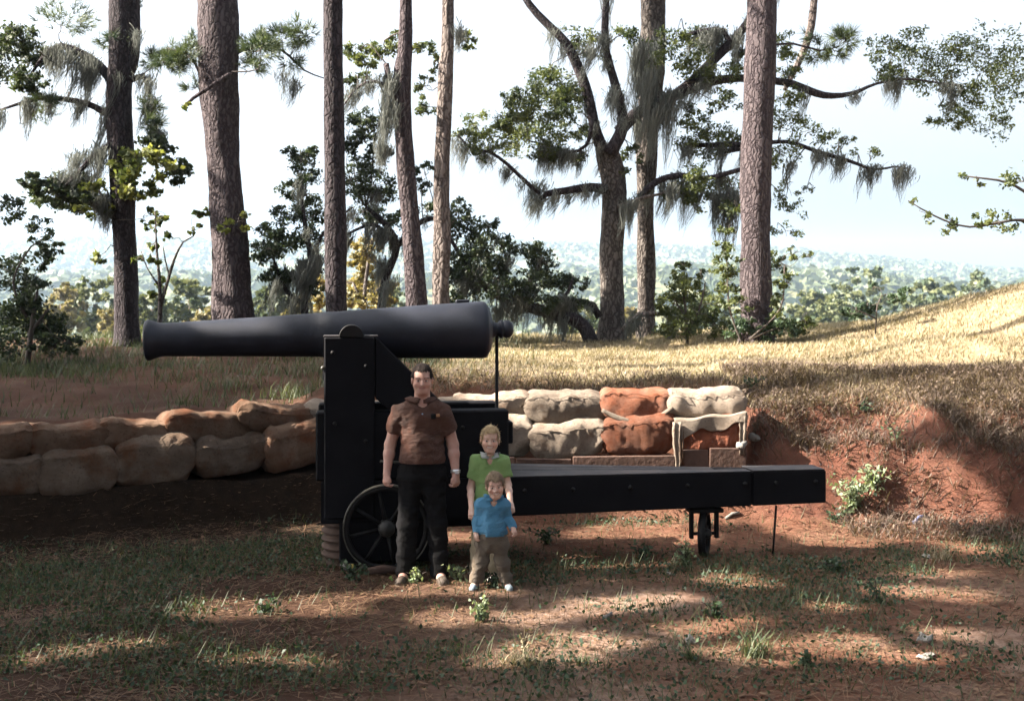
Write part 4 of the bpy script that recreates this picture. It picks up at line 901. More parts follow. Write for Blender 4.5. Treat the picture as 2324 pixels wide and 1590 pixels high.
# man: standing, arms hanging
mx = P(985 + 0, 1318, 9.6); CX = 618
mx = np.array([((1200 + CX / 1.272) / 1.7632 - UC) / FOC * 9.6, 9.6, 0.0])
Jm = dict(head=(0.008, -0.02, 1.690), neck=(0.004, 0.015, 1.522), sl=(-0.186, 0.01, 1.412), sr=(0.19, 0.01, 1.412), el=(-0.266, 0.03, 1.14), er=(0.262, 0.03, 1.14),
          wl=(-0.288, -0.02, 0.905), wr=(0.288, -0.02, 0.90), chest=(0.002, 0.0, 1.33), waist=(0.0, 0.0, 1.06), hl=(-0.092, 0.01, 0.90), hr=(0.092, 0.01, 0.90),
          kl=(-0.118, -0.012, 0.49), kr=(0.128, -0.012, 0.49), al=(-0.140, 0.02, 0.085), ar=(0.150, 0.02, 0.085), tl=(-0.165, -0.15, 0.0), tr=(0.195, -0.15, 0.0),
          fwdl=(0.55, -0.8, 0), fwdr=(-0.55, -0.8, 0), curll=(1.0, 0, 0), curlr=(1.1, 0, 0))
Gm = dict(chest=0.150, waist=0.138, trap=0.040, shoulder=0.058, elbow=0.047, fore=0.046, wrist=0.030, hip=0.105, thigh=0.086, knee=0.060, ankle=0.046, neck=0.062, hand=0.030, sc=1.0,
          slv=0.62, cuff=0.045, shoe=0.050, cw=0.050, collar=M['brown_knit'], hairmat='dark_hair', hair=0.024, lift=0.2, strand=0.07, hairline=0.31, vneck=0.035, tg=0.016, sg=0.013, rip=0.010, srip=0.011)
man = person('man in a brown polo shirt and dark trousers standing before the cannon', mx, Jm, 0.246, R(4), 0.0, R(4), Gm, (0.42, 0.26, 0.21), (0.32, 0.15, 0.135), (0.02, 0.015, 0.014), M['brown_knit'], M['navy_cloth'], M['tan_shoe'], hem=0.995, h=0.006)
V, F = ring_mesh(0.030, 0.036, 0.026, 24); o = link('wristwatch', np_mesh('wristwatch', V, F, M['watch_metal'], None, True), man, (0.286, -0.017, 0.925)); o.rotation_euler = (R(80), 0, R(5))
o.scale = (1.12, 1, 1.12)
link('watch_face', bevel_box('watch_face', (0.034, 0.010, 0.034), M['watch_metal'], 0.004), man, (0.300, -0.058, 0.908))
# dark pocket opening with a tan packet in it, and a small blue button
def on_chest(zx, zy, y): return (z5(zx, zy, CX)[0], y, z5(zx, zy, CX)[2])
link('pocket', bevel_box('pocket', (0.040, 0.014, 0.044), M['navy_cloth'], 0.005), man, on_chest(684, 672, -0.125))
link('packet', bevel_box('packet', (0.030, 0.010, 0.026), simple('tan packet', (0.24, 0.12, 0.06), (0.30, 0.16, 0.08)), 0.004), man, on_chest(707, 662, -0.122))
link('button', bevel_box('button', (0.012, 0.006, 0.012), simple('blue button', (0.16, 0.25, 0.38), (0.2, 0.3, 0.42)), 0.002), man, on_chest(629, 650, -0.131))
# older boy, a step behind the small one, hands on his arms
CO = 965; dO = 9.66; bx = np.array([((1200 + CO / 1.272) / 1.7632 - UC) / FOC * dO, dO, 0.0]); kO = KZ * dO / 9.6
zo = lambda zx, zy: z5(zx, zy, CO, kO, 1497)
Jo = dict(head=zo(968, 783) + (0, -0.03, 0), neck=zo(966, 868), sl=zo(896, 895) + (0, 0.01, 0), sr=zo(1031, 895) + (0, 0.01, 0), el=zo(868, 1030) + (0, 0.0, 0), er=zo(1058, 1015) + (0, 0.0, 0),
          wl=zo(876, 1125) + (0, -0.19, 0), wr=zo(1073, 1095) + (0, -0.19, 0), chest=zo(963, 955), waist=zo(960, 1075), hl=zo(924, 1165) + (0, 0.01, 0), hr=zo(1002, 1165) + (0, 0.01, 0),
          kl=zo(903, 1330), kr=zo(1005, 1330), al=zo(893, 1455) + (0, 0.03, 0), ar=zo(985, 1455) + (0, 0.03, 0), tl=zo(888, 1497) + (0, -0.09, 0), tr=zo(968, 1497) + (0, -0.10, 0),
          fwdl=(0.9, -0.3, 0), fwdr=(-0.9, -0.3, 0), curll=(0.7, 0, 0), curlr=(0.7, 0, 0))
Go = dict(chest=0.090, waist=0.082, trap=0.028, shoulder=0.041, elbow=0.029, fore=0.028, wrist=0.020, hip=0.070, thigh=0.058, knee=0.040, ankle=0.032, neck=0.038, hand=0.021, sc=0.68,
          slv=0.66, cuff=0.05, shoe=0.036, cw=0.042, collar=M['white_cloth'], hairmat='blond_hair', hair=0.022, lift=0.14, strand=0.12, hairline=0.31, sweep=0.12, vneck=0.075, tg=0.012, sg=0.012, rip=0.009, srip=0.009, hl=0.95)
person('older boy in a lime green shirt with white collar, behind the small boy', bx, Jo, 0.218, R(2), R(3), R(4), Go, (0.52, 0.35, 0.28), (0.34, 0.14, 0.13), (0.25, 0.17, 0.10), M['lime_cloth'], M['cream_cloth'], M['white_shoe'], True, hem=zo(0, 1185)[2], h=0.0054)
# small boy in front
CY_ = 978; dY = 9.36; bx = np.array([((1200 + CY_ / 1.272) / 1.7632 - UC) / FOC * dY, dY, 0.0]); kY = KZ * dY / 9.6
zy_ = lambda zx, zy: z5(zx, zy, CY_, kY, 1512)
Jy = dict(head=zy_(993, 986) + (0, -0.03, 0), neck=zy_(986, 1056), sl=zy_(921, 1082), sr=zy_(1037, 1082), el=zy_(898, 1160) + (0, 0.02, 0), er=zy_(1058, 1150) + (0, 0.02, 0),
          wl=zy_(897, 1228) + (0, -0.03, 0), wr=zy_(1085, 1203) + (0, -0.04, 0), chest=zy_(979, 1125), waist=zy_(976, 1195), hl=zy_(940, 1275) + (0, 0.01, 0), hr=zy_(1014, 1275) + (0, 0.01, 0),
          kl=zy_(913, 1390), kr=zy_(1028, 1385), al=zy_(890, 1478) + (0, 0.02, 0), ar=zy_(1048, 1474) + (0, 0.02, 0), tl=zy_(880, 1512) + (0, -0.08, 0), tr=zy_(1068, 1512) + (0, -0.075, 0),
          fwdl=(0.4, -0.9, 0), fwdr=(-0.3, -0.9, 0), curll=(0.8, 0, 0), curlr=(0.8, 0, 0))
Gy = dict(chest=0.070, waist=0.070, trap=0.024, shoulder=0.034, elbow=0.025, fore=0.023, wrist=0.018, hip=0.060, thigh=0.050, knee=0.038, ankle=0.032, neck=0.036, hand=0.018, sc=0.58,
          slv=1.0, cuff=0.045, shoe=0.034, cw=0.036, collar=M['blue_cloth'], hairmat='brown_hair', hair=0.028, lift=0.14, strand=0.12, hairline=0.30, sweep=-0.10, vneck=0.03, tg=0.014, sg=0.010, rip=0.011, srip=0.009, hl=0.9)
person('small boy in a bright blue long-sleeved shirt standing in front', bx, Jy, 0.205, R(4), R(-4), R(6), Gy, (0.50, 0.335, 0.27), (0.34, 0.14, 0.13), (0.13, 0.09, 0.07), M['blue_cloth'], M['khaki_cloth'], M['blue_shoe'], True, sleeve='long', hem=zy_(0, 1242)[2], h=0.005)

# ------------------------------------------------------------------ vegetation builders
def leaf_cards(C, size, g, tint, up=0.3, asp=0.42, bend=0.15):
    """diamond-shaped leaves at the points C"""
    n = len(C); t = unit(g.normal(size=(n, 3)) + np.array([0, 0, -up])); r = unit(np.cross(t, unit(g.normal(size=(n, 3))))); nn = np.cross(t, r)
    L = (size * g.uniform(0.6, 1.35, n))[:, None]; W = L * asp
    V = np.stack([C - t * L * 0.5, C + r * W * 0.5 + nn * L * bend * 0.3, C + t * L * 0.5 - nn * L * bend, C - r * W * 0.5 + nn * L * bend * 0.3], 1).reshape(-1, 3)
    return V, np.arange(4 * n).reshape(-1, 4), np.repeat(tint, 4)
def tufts(C, D, ln, wd, nb, g, tint, spread=0.75):
    """bundles of needles or blades: nb thin blades leaving each point C around direction D"""
    n = len(C); D = np.repeat(D, nb, 0); C = np.repeat(C, nb, 0); m = n * nb
    t = unit(D + spread * g.normal(size=(m, 3))); r = unit(np.cross(t, g.normal(size=(m, 3)))); L = (ln * g.uniform(0.7, 1.2, m))[:, None]
    V = np.stack([C - r * wd / 2, C + r * wd / 2, C + t * L + r * wd * 0.15, C + t * L - r * wd * 0.15], 1).reshape(-1, 3)
    return V, np.arange(4 * m).reshape(-1, 4), np.repeat(np.repeat(tint, nb), 4)
def moss_strands(C, ln, g, wind=(-0.35, 0, 0), wd=0.016, seg=4):
    """hanging grey strands, drifting a little with the wind"""
    n = len(C); L = ln * g.uniform(0.35, 1.2, n); a = g.uniform(0, 2 * np.pi, n); r = np.stack([np.cos(a), np.sin(a), np.zeros(n)], -1)
    ph = g.uniform(0, 6, (n, 2)); V = []
    for k in range(seg + 1):
        t = k / seg; ww = wd * (1 - 0.8 * t) * g.uniform(0.7, 1.3, n)
        c = C + np.stack([wind[0] * L * t ** 1.3 + 0.05 * L * np.sin(3 * t + ph[:, 0]), wind[1] * L * t + 0.05 * L * np.sin(2.6 * t + ph[:, 1]), -L * t], -1)
        V += [c - r * ww[:, None] / 2, c + r * ww[:, None] / 2]
    V = np.stack(V, 1); base = np.arange(n)[:, None] * (2 * (seg + 1))
    F = np.concatenate([np.stack([base[:, 0] + 2 * k, base[:, 0] + 2 * k + 1, base[:, 0] + 2 * k + 3, base[:, 0] + 2 * k + 2], -1) for k in range(seg)])
    return V.reshape(-1, 3), F, np.repeat(g.random(n), 2 * (seg + 1))
def in_ball(n, g, c, r, hollow=0.35):
    d = unit(g.normal(size=(n, 3))); q = g.uniform(hollow ** 3, 1, n) ** (1 / 3); return np.asarray(c) + d * q[:, None] * np.asarray(r)
def twig_to(mb, a, b, r0, g, seg=5, n=4):
    """a gently curving twig from a to b"""
    a = np.asarray(a, float); b = np.asarray(b, float); L = np.linalg.norm(b - a); n = n + int(L * 3); t = np.linspace(0, 1, n + 1)[:, None]
    off = g.normal(size=3) * L * 0.12; off2 = g.normal(size=3) * L * 0.05
    p = a + (b - a) * t + np.sin(np.pi * t) * (off + np.array([0, 0, L * 0.06])) + np.sin(2 * np.pi * t) * off2
    V, F = tube(p, np.linspace(r0, max(0.004, r0 * 0.3), n + 1), seg, cap=False); mb.add(V, F)

LIT = []       # sun flecks that the ground shows: (x, y, rx, ry) on the ground; no crown clump stands in their light
def lit(u, v, ru, rv, z0=0.0):
    d = (CAM_H - z0) * FOC / (v - VH); x = (u - UC) / FOC * d; d1 = (CAM_H - z0) * FOC / (v - VH - rv); d2 = (CAM_H - z0) * FOC / (v - VH + rv)
    LIT.append((x, (d1 + d2) / 2, ru / FOC * d, (d1 - d2) / 2))
for q in ((690, 1382, 140, 13), (560, 1372, 110, 8), (480, 1396, 70, 6), (760, 1362, 80, 6), (1010, 1332, 110, 9), (930, 1345, 60, 6), (1100, 1340, 70, 6), (1060, 1398, 95, 11), (1180, 1408, 80, 9), (1000, 1412, 50, 5), (1220, 1480, 90, 14), (1310, 1496, 60, 8), (1150, 1505, 60, 8),
          (1035, 1218, 60, 8), (1210, 1203, 50, 8), (1460, 1215, 150, 24), (1380, 1232, 80, 8), (1600, 1205, 110, 30), (1730, 1185, 120, 28), (1840, 1170, 80, 14), (1390, 1278, 150, 5), (1640, 1305, 75, 13), (1700, 1325, 50, 6), (1900, 1233, 100, 7), (2080, 1215, 70, 8),
          (1400, 1375, 110, 9), (1330, 1390, 60, 6), (1520, 1362, 60, 5), (1370, 1462, 100, 8), (1300, 1445, 60, 5), (1590, 1432, 90, 8), (1680, 1415, 60, 5), (1820, 1475, 120, 8), (1930, 1455, 80, 6), (1740, 1498, 80, 7), (1640, 1480, 50, 5), (2060, 1490, 80, 7), (2150, 1440, 60, 6), (2120, 1300, 80, 8), (2030, 1340, 60, 6), (2180, 1350, 60, 8), (2200, 1240, 60, 10),
          (185, 1482, 55, 9), (300, 1465, 60, 5), (570, 1490, 80, 6), (700, 1505, 40, 5), (90, 1500, 40, 6), (1900, 1380, 50, 5)): lit(*q)
for q in ((1450, 815, 420, 46, 1.5), (1900, 812, 330, 36, 1.5), (1720, 850, 200, 22, 1.4), (2150, 800, 220, 22, 1.5), (560, 905, 60, 8, 1.2), (1150, 835, 60, 10, 1.45)): lit(*q)
for q in (*[(x - S[0] * z / S[2], y - S[1] * z / S[2], r_, q_) for x, y, z, r_, q_ in ((-1.1, 9.75, 0.7, 0.25, 0.12), (-2.55, 10.35, 2.2, 0.35, 0.15), (-0.75, 10.6, 2.3, 0.4, 0.12), (-0.62, 9.6, 1.02, 0.07, 0.06), (-1.02, 9.6, 0.45, 0.06, 0.08), (-0.98, 9.6, 1.45, 0.06, 0.05), (-0.72, 9.5, 0.25, 0.08, 0.06))], (2.9, 12.1, 0.8, 0.5), (1.6, 12.4, 1.0, 0.35), (0.75, 12.4, 0.5, 0.3), (3.6, 12.0, 0.7, 0.4), (-3.1, 11.95, 0.5, 0.3), (-2.45, 12.3, 0.4, 0.3), (-4.3, 11.45, 0.45, 0.28), (-3.75, 11.7, 0.3, 0.2), (-5.0, 11.2, 0.3, 0.2)): LIT.append(q)
for x, y, z0, z1 in ((-1.13, 18.4, 2.0, 7.5), (-1.55, 18, 2.0, 3.6), (-1.70, 18, 4.6, 7), (-4.8, 18.8, 2.2, 3.6), (-5.0, 18.8, 6.0, 8.0), (3.7, 18, 3.6, 7), (1.6, 20, 3.0, 4.4), (-6.9, 20, 4.0, 5.4), (-6.2, 19.5, 3.9, 5.2)):
    for z in np.arange(z0, z1, 0.5):                     # light that falls on trunks, carried on to the plane of the earthwork top
        k = (z - 1.5) / S[2]; LIT.append((x - S[0] * k, y - S[1] * k, 0.28, 0.25))
LIT = np.array(LIT)
def blocks_sun(c, r, pad=0.9):
    """does a clump at c of radius r shade one of the flecks?"""
    c = np.atleast_2d(c); out = np.zeros(len(c), bool)
    for z0, sel in ((0.0, LIT[:, 1] < 11.75), (0.9, (LIT[:, 1] >= 11.75) & (LIT[:, 1] < 12.7)), (1.5, LIT[:, 1] >= 12.7)):
        t = (c[:, 2] - z0) / S[2]; gxy = c[:, :2] - S[None, :2] * t[:, None]
        for x, y, rx, ry in LIT[sel]:
            out |= ((gxy[:, 0] - x) / (rx + pad * r)) ** 2 + ((gxy[:, 1] - y) / (ry + pad * r)) ** 2 < 1
    return out
def in_frame(c, pad=60):
    c = np.atleast_2d(c); d = np.maximum(c[:, 1], 0.5); u = UC + FOC * c[:, 0] / d; v = VH - FOC * (c[:, 2] - CAM_H) / d
    return (c[:, 1] > 0.3) & (u > -pad) & (u < 2323 + pad) & (v > -pad) & (v < 1600)

class Tree:
    def __init__(s, name, label, base, seed, cat='tree', group=None, bark='pine_bark'):
        s.g = rng(seed); s.seed = seed; s.bark = bark; s.base = np.array([base[0], base[1], float(zg(base[0], base[1]))])
        s.root = empty(name, tuple(s.base)); tag(s.root, label, cat, group); s.limbs = []; s.leaf = {}; s.moss = MB(); s.twig = MB(); s.nl = 0
    def limb(s, pts, wid, name='limb', seg=12, step=0.18, rough=0.10, bark=None):
        p, r = resample(pts, wid, step); 
        if name == 'trunk':
            fl = np.clip(1 - (p[:, 2] - p[0, 2]) / 0.7, 0, 1) ** 2; r = r * (1 + 0.35 * fl); seg = 26; step = 0.1
        V, F = tube(p, r, seg, rough, s.seed + s.nl); s.nl += 1
        link(name, np_mesh(name, V - s.base, F, M[bark or s.bark], None, True), s.root); s.limbs.append((p, r)); return p
    def vlimb(s, pts, d, name='limb', **k):
        """pts: (u, v, width) with optional own depth"""
        P_ = []; W_ = []
        for q in pts:
            dd = q[3] if len(q) > 3 else d; P_.append(P(q[0], q[1], dd)); W_.append(q[2] / 2 / FOC * dd)
        return s.limb(P_, W_, name, **k)
    def near(s, c):
        best = None
        for p, r in s.limbs:
            dd = ((p - c) ** 2).sum(1); i = int(dd.argmin())
            if best is None or dd[i] < best[0]: best = (dd[i], p[i], r[i])
        return best
    def clump(s, c, r, n, mat='oak_leaf', size=0.06, tint=(0.0, 1.0), twigs=3, kind='leaf', up=0.3, asp=0.45, rz=0.75, gap=False):
        g = s.g; c = np.asarray(c, float); rad = np.array([r, r, r * rz])
        b = s.near(c)
        if gap and twigs and b is not None and blocks_sun(b[1] + (c - b[1]) * np.linspace(0, 1, 12)[:, None], 0.2).any(): twigs = 0
        if b is not None and twigs:
            twig_to(s.twig, b[1], c, min(b[2] * 0.4, 0.008 + 0.007 * math.sqrt(b[0])), g)
            ends = in_ball(twigs, g, c, rad * 0.8, 0.6)
            for e in ends: twig_to(s.twig, c + (b[1] - c) * 0.15, e, 0.008, g, 3, 3)
        else: ends = np.array([c])
        # leaves gather round sub-centres so that gaps stay open
        m = max(3, n // 34); sub = in_ball(m, g, c, rad, 0.2); k = g.integers(0, m, n)
        C = sub[k] + g.normal(size=(n, 3)) * r * np.array([0.17, 0.17, 0.12]); base = g.uniform(*tint, m)[k]
        tt = np.clip(base + g.normal(0, 0.18, n), 0, 1)
        if gap:
            kp = ~blocks_sun(C, size * 0.55, 1.0); C, tt = C[kp], tt[kp]
            if len(C) == 0: return
        if kind == 'leaf': q = leaf_cards(C, size, g, tt, up, asp)
        else:
            C = C[::12]; D = unit(C - c + np.array([0, 0, 0.25 * r])); q = tufts(C, D, size, 0.010, 14, g, tt[::12], 0.6)
        s.leaf.setdefault(mat, MB()).add(*q)
    def vclump(s, u, v, rp, d, n, **k):
        c = P(u, v, d) + np.array([0, s.g.uniform(-0.5, 0.5), 0]); k['size'] = k.get('size', 0.06) * 1.12
        s.clump(c, rp * 1.15 / FOC * d, int(n * (3.1 if k.get('mat') != 'vine_leaf' else 1.5)), **k)
    def vmoss(s, u, v, wpx, d, n, ln_px, wind=(-0.35, 0, 0), hp=10, wd=0.014):
        """beards of moss: many strands from a few anchors along the bough, gathering towards their tips"""
        g = s.g; nb = max(2, n // 22); n = int(n * 2.2)
        A = np.stack([P(u + g.uniform(-1, 1) * wpx, v + g.uniform(-1, 1) * hp, d + g.uniform(-0.3, 0.3)) for _ in range(nb)]); k = g.integers(0, nb, n); bl = g.uniform(0.35, 1.15, nb)
        wv = np.array(wind)[None] * g.uniform(0.2, 1.3, nb)[:, None]; sp_ = (0.10 + 0.35 * wpx / FOC * d)
        C = A[k] + g.normal(size=(n, 3)) * np.array([sp_ * 0.45, 0.10, 0.05])
        L = bl[k] * ln_px / FOC * d * g.uniform(0.35, 1.1, n); ph = g.uniform(0, 6, (n, 3)); a = g.uniform(0, 2 * np.pi, n); r = np.stack([np.cos(a), np.sin(a), 0 * a], -1); V = []; seg = 6
        for j in range(seg + 1):
            t = j / seg; ww = wd * (1 - 0.75 * t) * g.uniform(0.6, 1.5, n)
            c = C + (A[k] - C) * np.array([0.75, 0.75, 0])[None] * t ** 0.8 + np.stack([wv[k, 0] * L * t ** 1.5 + 0.035 * np.sin(5 * t + ph[:, 0]), 0.035 * np.sin(4 * t + ph[:, 1]), -L * t + 0.02 * np.sin(6 * t + ph[:, 2])], -1)
            V += [c - r * ww[:, None] / 2, c + r * ww[:, None] / 2]
        V = np.stack(V, 1); base = np.arange(n) * (2 * (seg + 1)); F = np.concatenate([np.stack([base + 2 * j, base + 2 * j + 1, base + 2 * j + 3, base + 2 * j + 2], -1) for j in range(seg)])
        s.moss.add(V.reshape(-1, 3), F, np.repeat(np.clip(g.uniform(0, 1, nb)[k] * 0.7 + 0.3 * g.random(n), 0, 1), 2 * (seg + 1)))
    def auto_moss(s, count, ln=0.5, zmin=0.0, which=None, wind=(-0.3, 0, 0)):
        """moss beards scattered along the limbs"""
        for k in range(count):
            p, r = s.limbs[s.g.integers(1, len(s.limbs)) if which is None else which[s.g.integers(0, len(which))]]; i = s.g.integers(len(p) // 5, len(p)); c = p[i]
            if c[2] < zmin: continue
            d = c[1]; s.vmoss(UC + c[0] / d * FOC, VH - (c[2] - CAM_H) / d * FOC + 2, 10, d, int(s.g.uniform(18, 60)), ln * s.g.uniform(0.4, 1.4) / d * FOC, wind, 3)
    def finish(s):
        for mat, mb in s.leaf.items(): tag(mb.build('crown', M[mat], s.root, s.base), kind='stuff')
        if not s.moss.empty(): tag(s.moss.build('hanging_moss', M['moss'], s.root, s.base), kind='stuff')
        if not s.twig.empty(): tag(s.twig.build('twigs', M['twig'], s.root, s.base), kind='stuff')
    def high_crown(s, centre, rad, ncl, nleaf, mat='needle', size=0.20, kind='needle', r=(0.5, 0.9), tint=(0, .8)):
        """the part of the crown above the picture"""
        g = s.g; C = in_ball(ncl, g, centre, rad, 0.15); R_ = g.uniform(*r, ncl); ok = ~in_frame(C, 120)
        for c, rr_ in zip(C[ok], R_[ok]): s.clump(c, rr_, nleaf, mat=mat, size=size, kind=kind, twigs=1, tint=tint, gap=True)

def trunk_up(t, pts, d, top_z, lean=(0, 0), **k):
    """trunk from survey points, continued above the picture to top_z"""
    q = [P(u, v, d) for u, v, w_ in pts]; w = [w_ / 2 / FOC * d for u, v, w_ in pts]
    b = q[0].copy(); b[2] = float(zg(b[0], b[1])) - 0.15; 
    if q[0][2] - b[2] > 0.25: q = [b] + q; w = [w[0] * 1.04] + w
    else: q[0] = b
    top = q[-1]; n = 4
    for i in range(1, n + 1):
        f_ = i / n; q.append(top + np.array([lean[0] * f_, lean[1] * f_, (top_z - top[2]) * f_])); w.append(w[len(pts) - 1] * (1 - 0.75 * f_))
    t.limb(q, w, 'trunk', **k); return q[-1]

# --- the trees of the picture, left to right
T = Tree('pine_tree', 'dark mossy pine with a leafy vine climbing its trunk, far left', P(290, 775, 20)[:2], 101, bark='dark_bark')
tp = trunk_up(T, [(290, 775, 56), (284, 600, 52), (280, 470, 54), (273, 330, 60), (270, 210, 56), (275, 70, 56)], 20, 17)
T.vlimb([(250, 264, 16), (215, 243, 14), (180, 231, 13), (110, 222, 11), (66, 229, 9), (0, 250, 5)], 20)
T.vlimb([(255, 186, 22), (225, 150, 20), (190, 125, 18), (140, 104, 14), (100, 128, 10), (70, 170, 5)], 20.1)
T.vlimb([(295, 182, 16), (325, 172, 14), (338, 200, 12), (342, 250, 10), (358, 300, 7), (356, 350, 4)], 19.9)
T.vlimb([(250, 330, 14), (215, 352, 13), (185, 385, 10), (150, 420, 6)], 19.8); T.vlimb([(275, 190, 26), (300, 150, 24), (306, 70, 24), (306, -20, 20)], 20.0)
T.vlimb([(262, 500, 8), (235, 470, 6), (225, 430, 4)], 19.8)
for u, v, r, n in ((86, 130, 34, 260), (80, 190, 32, 260), (60, 100, 40, 300), (120, 240, 22, 100), (75, 250, 26, 130), (330, 120, 26, 120), (250, 85, 30, 200), (380, 110, 24, 130), (20, 160, 60, 400), (150, 60, 60, 300), (355, 245, 22, 120), (350, 290, 22, 120)):
    T.vclump(u, v, r, 20 + T.g.uniform(-.6, .6), n, mat='dark_leaf' if v < 215 and u < 110 else 'needle', kind='leaf' if v < 215 and u < 110 else 'needle', size=0.075 if v < 215 and u < 110 else 0.16)
for u, v, r, n in ((300, 355, 40, 150), (340, 370, 42, 160), (390, 385, 34, 120), (260, 390, 34, 110), (300, 410, 46, 150), (285, 450, 34, 110), (350, 430, 30, 60), (330, 490, 26, 30), (235, 420, 30, 70), (205, 490, 26, 45), (215, 585, 20, 45), (240, 480, 22, 30)):
    T.vclump(u, v, r, 19.5, n, mat='vine_leaf', size=0.085, asp=0.72, tint=(0.0, 1.0), up=0.5)
for u, v, r, n in ((400, 390, 30, 150), (370, 330, 34, 150), (150, 430, 50, 330), (110, 440, 40, 220), (190, 460, 34, 160), (90, 420, 24, 90)):
    T.vclump(u, v, r, 19.9, n, mat='dark_leaf', size=0.085, asp=0.6)
for u, v, w_, n, l in ((160, 118, 40, 130, 80), (200, 140, 26, 80, 120), (120, 125, 25, 60, 110), (340, 230, 14, 60, 110), (330, 180, 16, 50, 80), (190, 355, 40, 130, 75), (215, 340, 30, 100, 90), (170, 400, 34, 90, 60), (245, 250, 12, 40, 130), (200, 235, 40, 40, 40), (100, 225, 30, 40, 40), (262, 180, 14, 40, 150), (235, 440, 24, 50, 80)):
    T.vmoss(u, v, w_, 19.9, n, l, (-0.45, 0, 0))
T.auto_moss(34, 0.55)
T.high_crown((tp[0] - 1, 20, 12), (4, 3.5, 5), 60, 130); T.finish()

T = Tree('pine_tree', 'thick rough-barked pine with a broken branch behind the cannon muzzle', P(530, 740, 19)[:2], 102)
tp = trunk_up(T, [(533, 745, 96), (531, 700, 92), (525, 600, 84), (514, 430, 74), (505, 330, 74), (500, 200, 86), (496, 70, 90)], 19, 20)
T.vlimb([(505, 185, 8, 18.62), (528, 164, 9, 18.55), (480, 195, 10, 18.5), (440, 222, 9, 18.45), (414, 244, 5, 18.4)], 18.5, seg=8)
T.vlimb([(465, 190, 10), (452, 165, 7), (430, 130, 5), (380, 110, 4)], 18.9, seg=8); T.vlimb([(535, 120, 12), (580, 105, 8), (640, 115, 6), (690, 160, 4), (735, 178, 3)], 19.1, seg=8)
for u, v, r, n in ((420, 120, 26, 160), (390, 140, 24, 140), (450, 100, 20, 120), (570, 95, 34, 260), (600, 120, 34, 240), (560, 140, 26, 150), (640, 90, 30, 180), (655, 130, 22, 100), (420, 165, 18, 80), (350, 130, 20, 90), (430, 190, 16, 60), (700, 80, 30, 130), (680, 70, 30, 130)):
    T.vclump(u, v, r, 19 + T.g.uniform(-.5, .5), n, mat='needle', kind='needle', size=0.15)
for u, v, r, n in ((455, 480, 20, 26), (535, 505, 26, 40), (515, 520, 16, 20), (440, 250, 12, 16)): T.vclump(u, v, r, 18.5, n, mat='vine_leaf', size=0.09, asp=0.7)
T.vmoss(640, 170, 20, 19, 30, 60, (-0.6, 0, 0)); T.vmoss(690, 190, 24, 19, 50, 80, (-0.7, 0, 0)); T.vmoss(460, 110, 14, 19, 30, 60, (-0.2, 0, 0))
T.high_crown((tp[0], 19, 15), (4, 4, 5), 60, 130); T.finish()

T = Tree('pine_tree', 'straight slim dark pine trunk rising directly behind the gun carriage', P(762, 740, 15)[:2], 103, bark='dark_bark')
tp = trunk_up(T, [(763, 745, 50), (762, 690, 49), (759, 400, 47), (756, 200, 44), (755, 70, 43)], 15, 19)
T.high_crown((tp[0], 15, 15), (3.5, 3.5, 4), 50, 130); T.finish()

T = Tree('pine_tree', 'leaning two-toned pine with a snapped stub and trailing moss', P(945, 740, 18)[:2], 104)
tp = trunk_up(T, [(948, 740, 52), (944, 660, 48), (936, 560, 46), (926, 440, 42), (917, 330, 40), (912, 240, 44), (914, 160, 40), (920, 70, 30)], 18, 18, rough=0.13)
T.vlimb([(900, 240, 14), (886, 200, 13), (876, 145, 14)], 17.9, seg=9); T.vlimb([(905, 205, 10), (850, 185, 7), (810, 200, 5), (780, 240, 3)], 17.9, seg=8)
for u, v, w_, n, l in ((884, 180, 10, 100, 160), (890, 240, 14, 110, 130), (872, 330, 14, 80, 70), (835, 190, 30, 80, 60), (800, 205, 18, 50, 60)): T.vmoss(u, v, w_, 17.8, n, l, (-0.18 if u > 860 else -0.7, 0, 0))
for u, v, r, n in ((800, 170, 26, 100), (830, 150, 26, 100), (860, 100, 34, 130), (890, 85, 26, 110), (950, 95, 26, 90), (815, 120, 26, 90)): T.vclump(u, v, r, 18.3, n, mat='oak_leaf', size=0.07)
T.high_crown((tp[0], 18, 14), (3.5, 3.5, 4), 50, 130); T.finish()

T = Tree('pine_tree', 'pale slender pine with flaking bark, right of the leaning pine', P(1000, 740, 18.4)[:2], 105, bark='pale_bark')
tp = trunk_up(T, [(1001, 740, 42), (1000, 660, 38), (1003, 560, 42), (1001, 450, 36), (1006, 300, 36), (1012, 150, 33), (1016, 70, 28)], 18.4, 17, rough=0.12)
for u, v, r, n in ((965, 240, 26, 80), (980, 130, 26, 60), (960, 190, 24, 60), (1055, 85, 22, 90)): T.vclump(u, v, r, 18.6, n, mat='oak_leaf', size=0.065)
T.vmoss(1048, 75, 10, 18.3, 60, 45, (-0.5, 0, 0))
T.high_crown((tp[0], 18.4, 14), (3.5, 3.5, 4), 40, 130); T.finish()

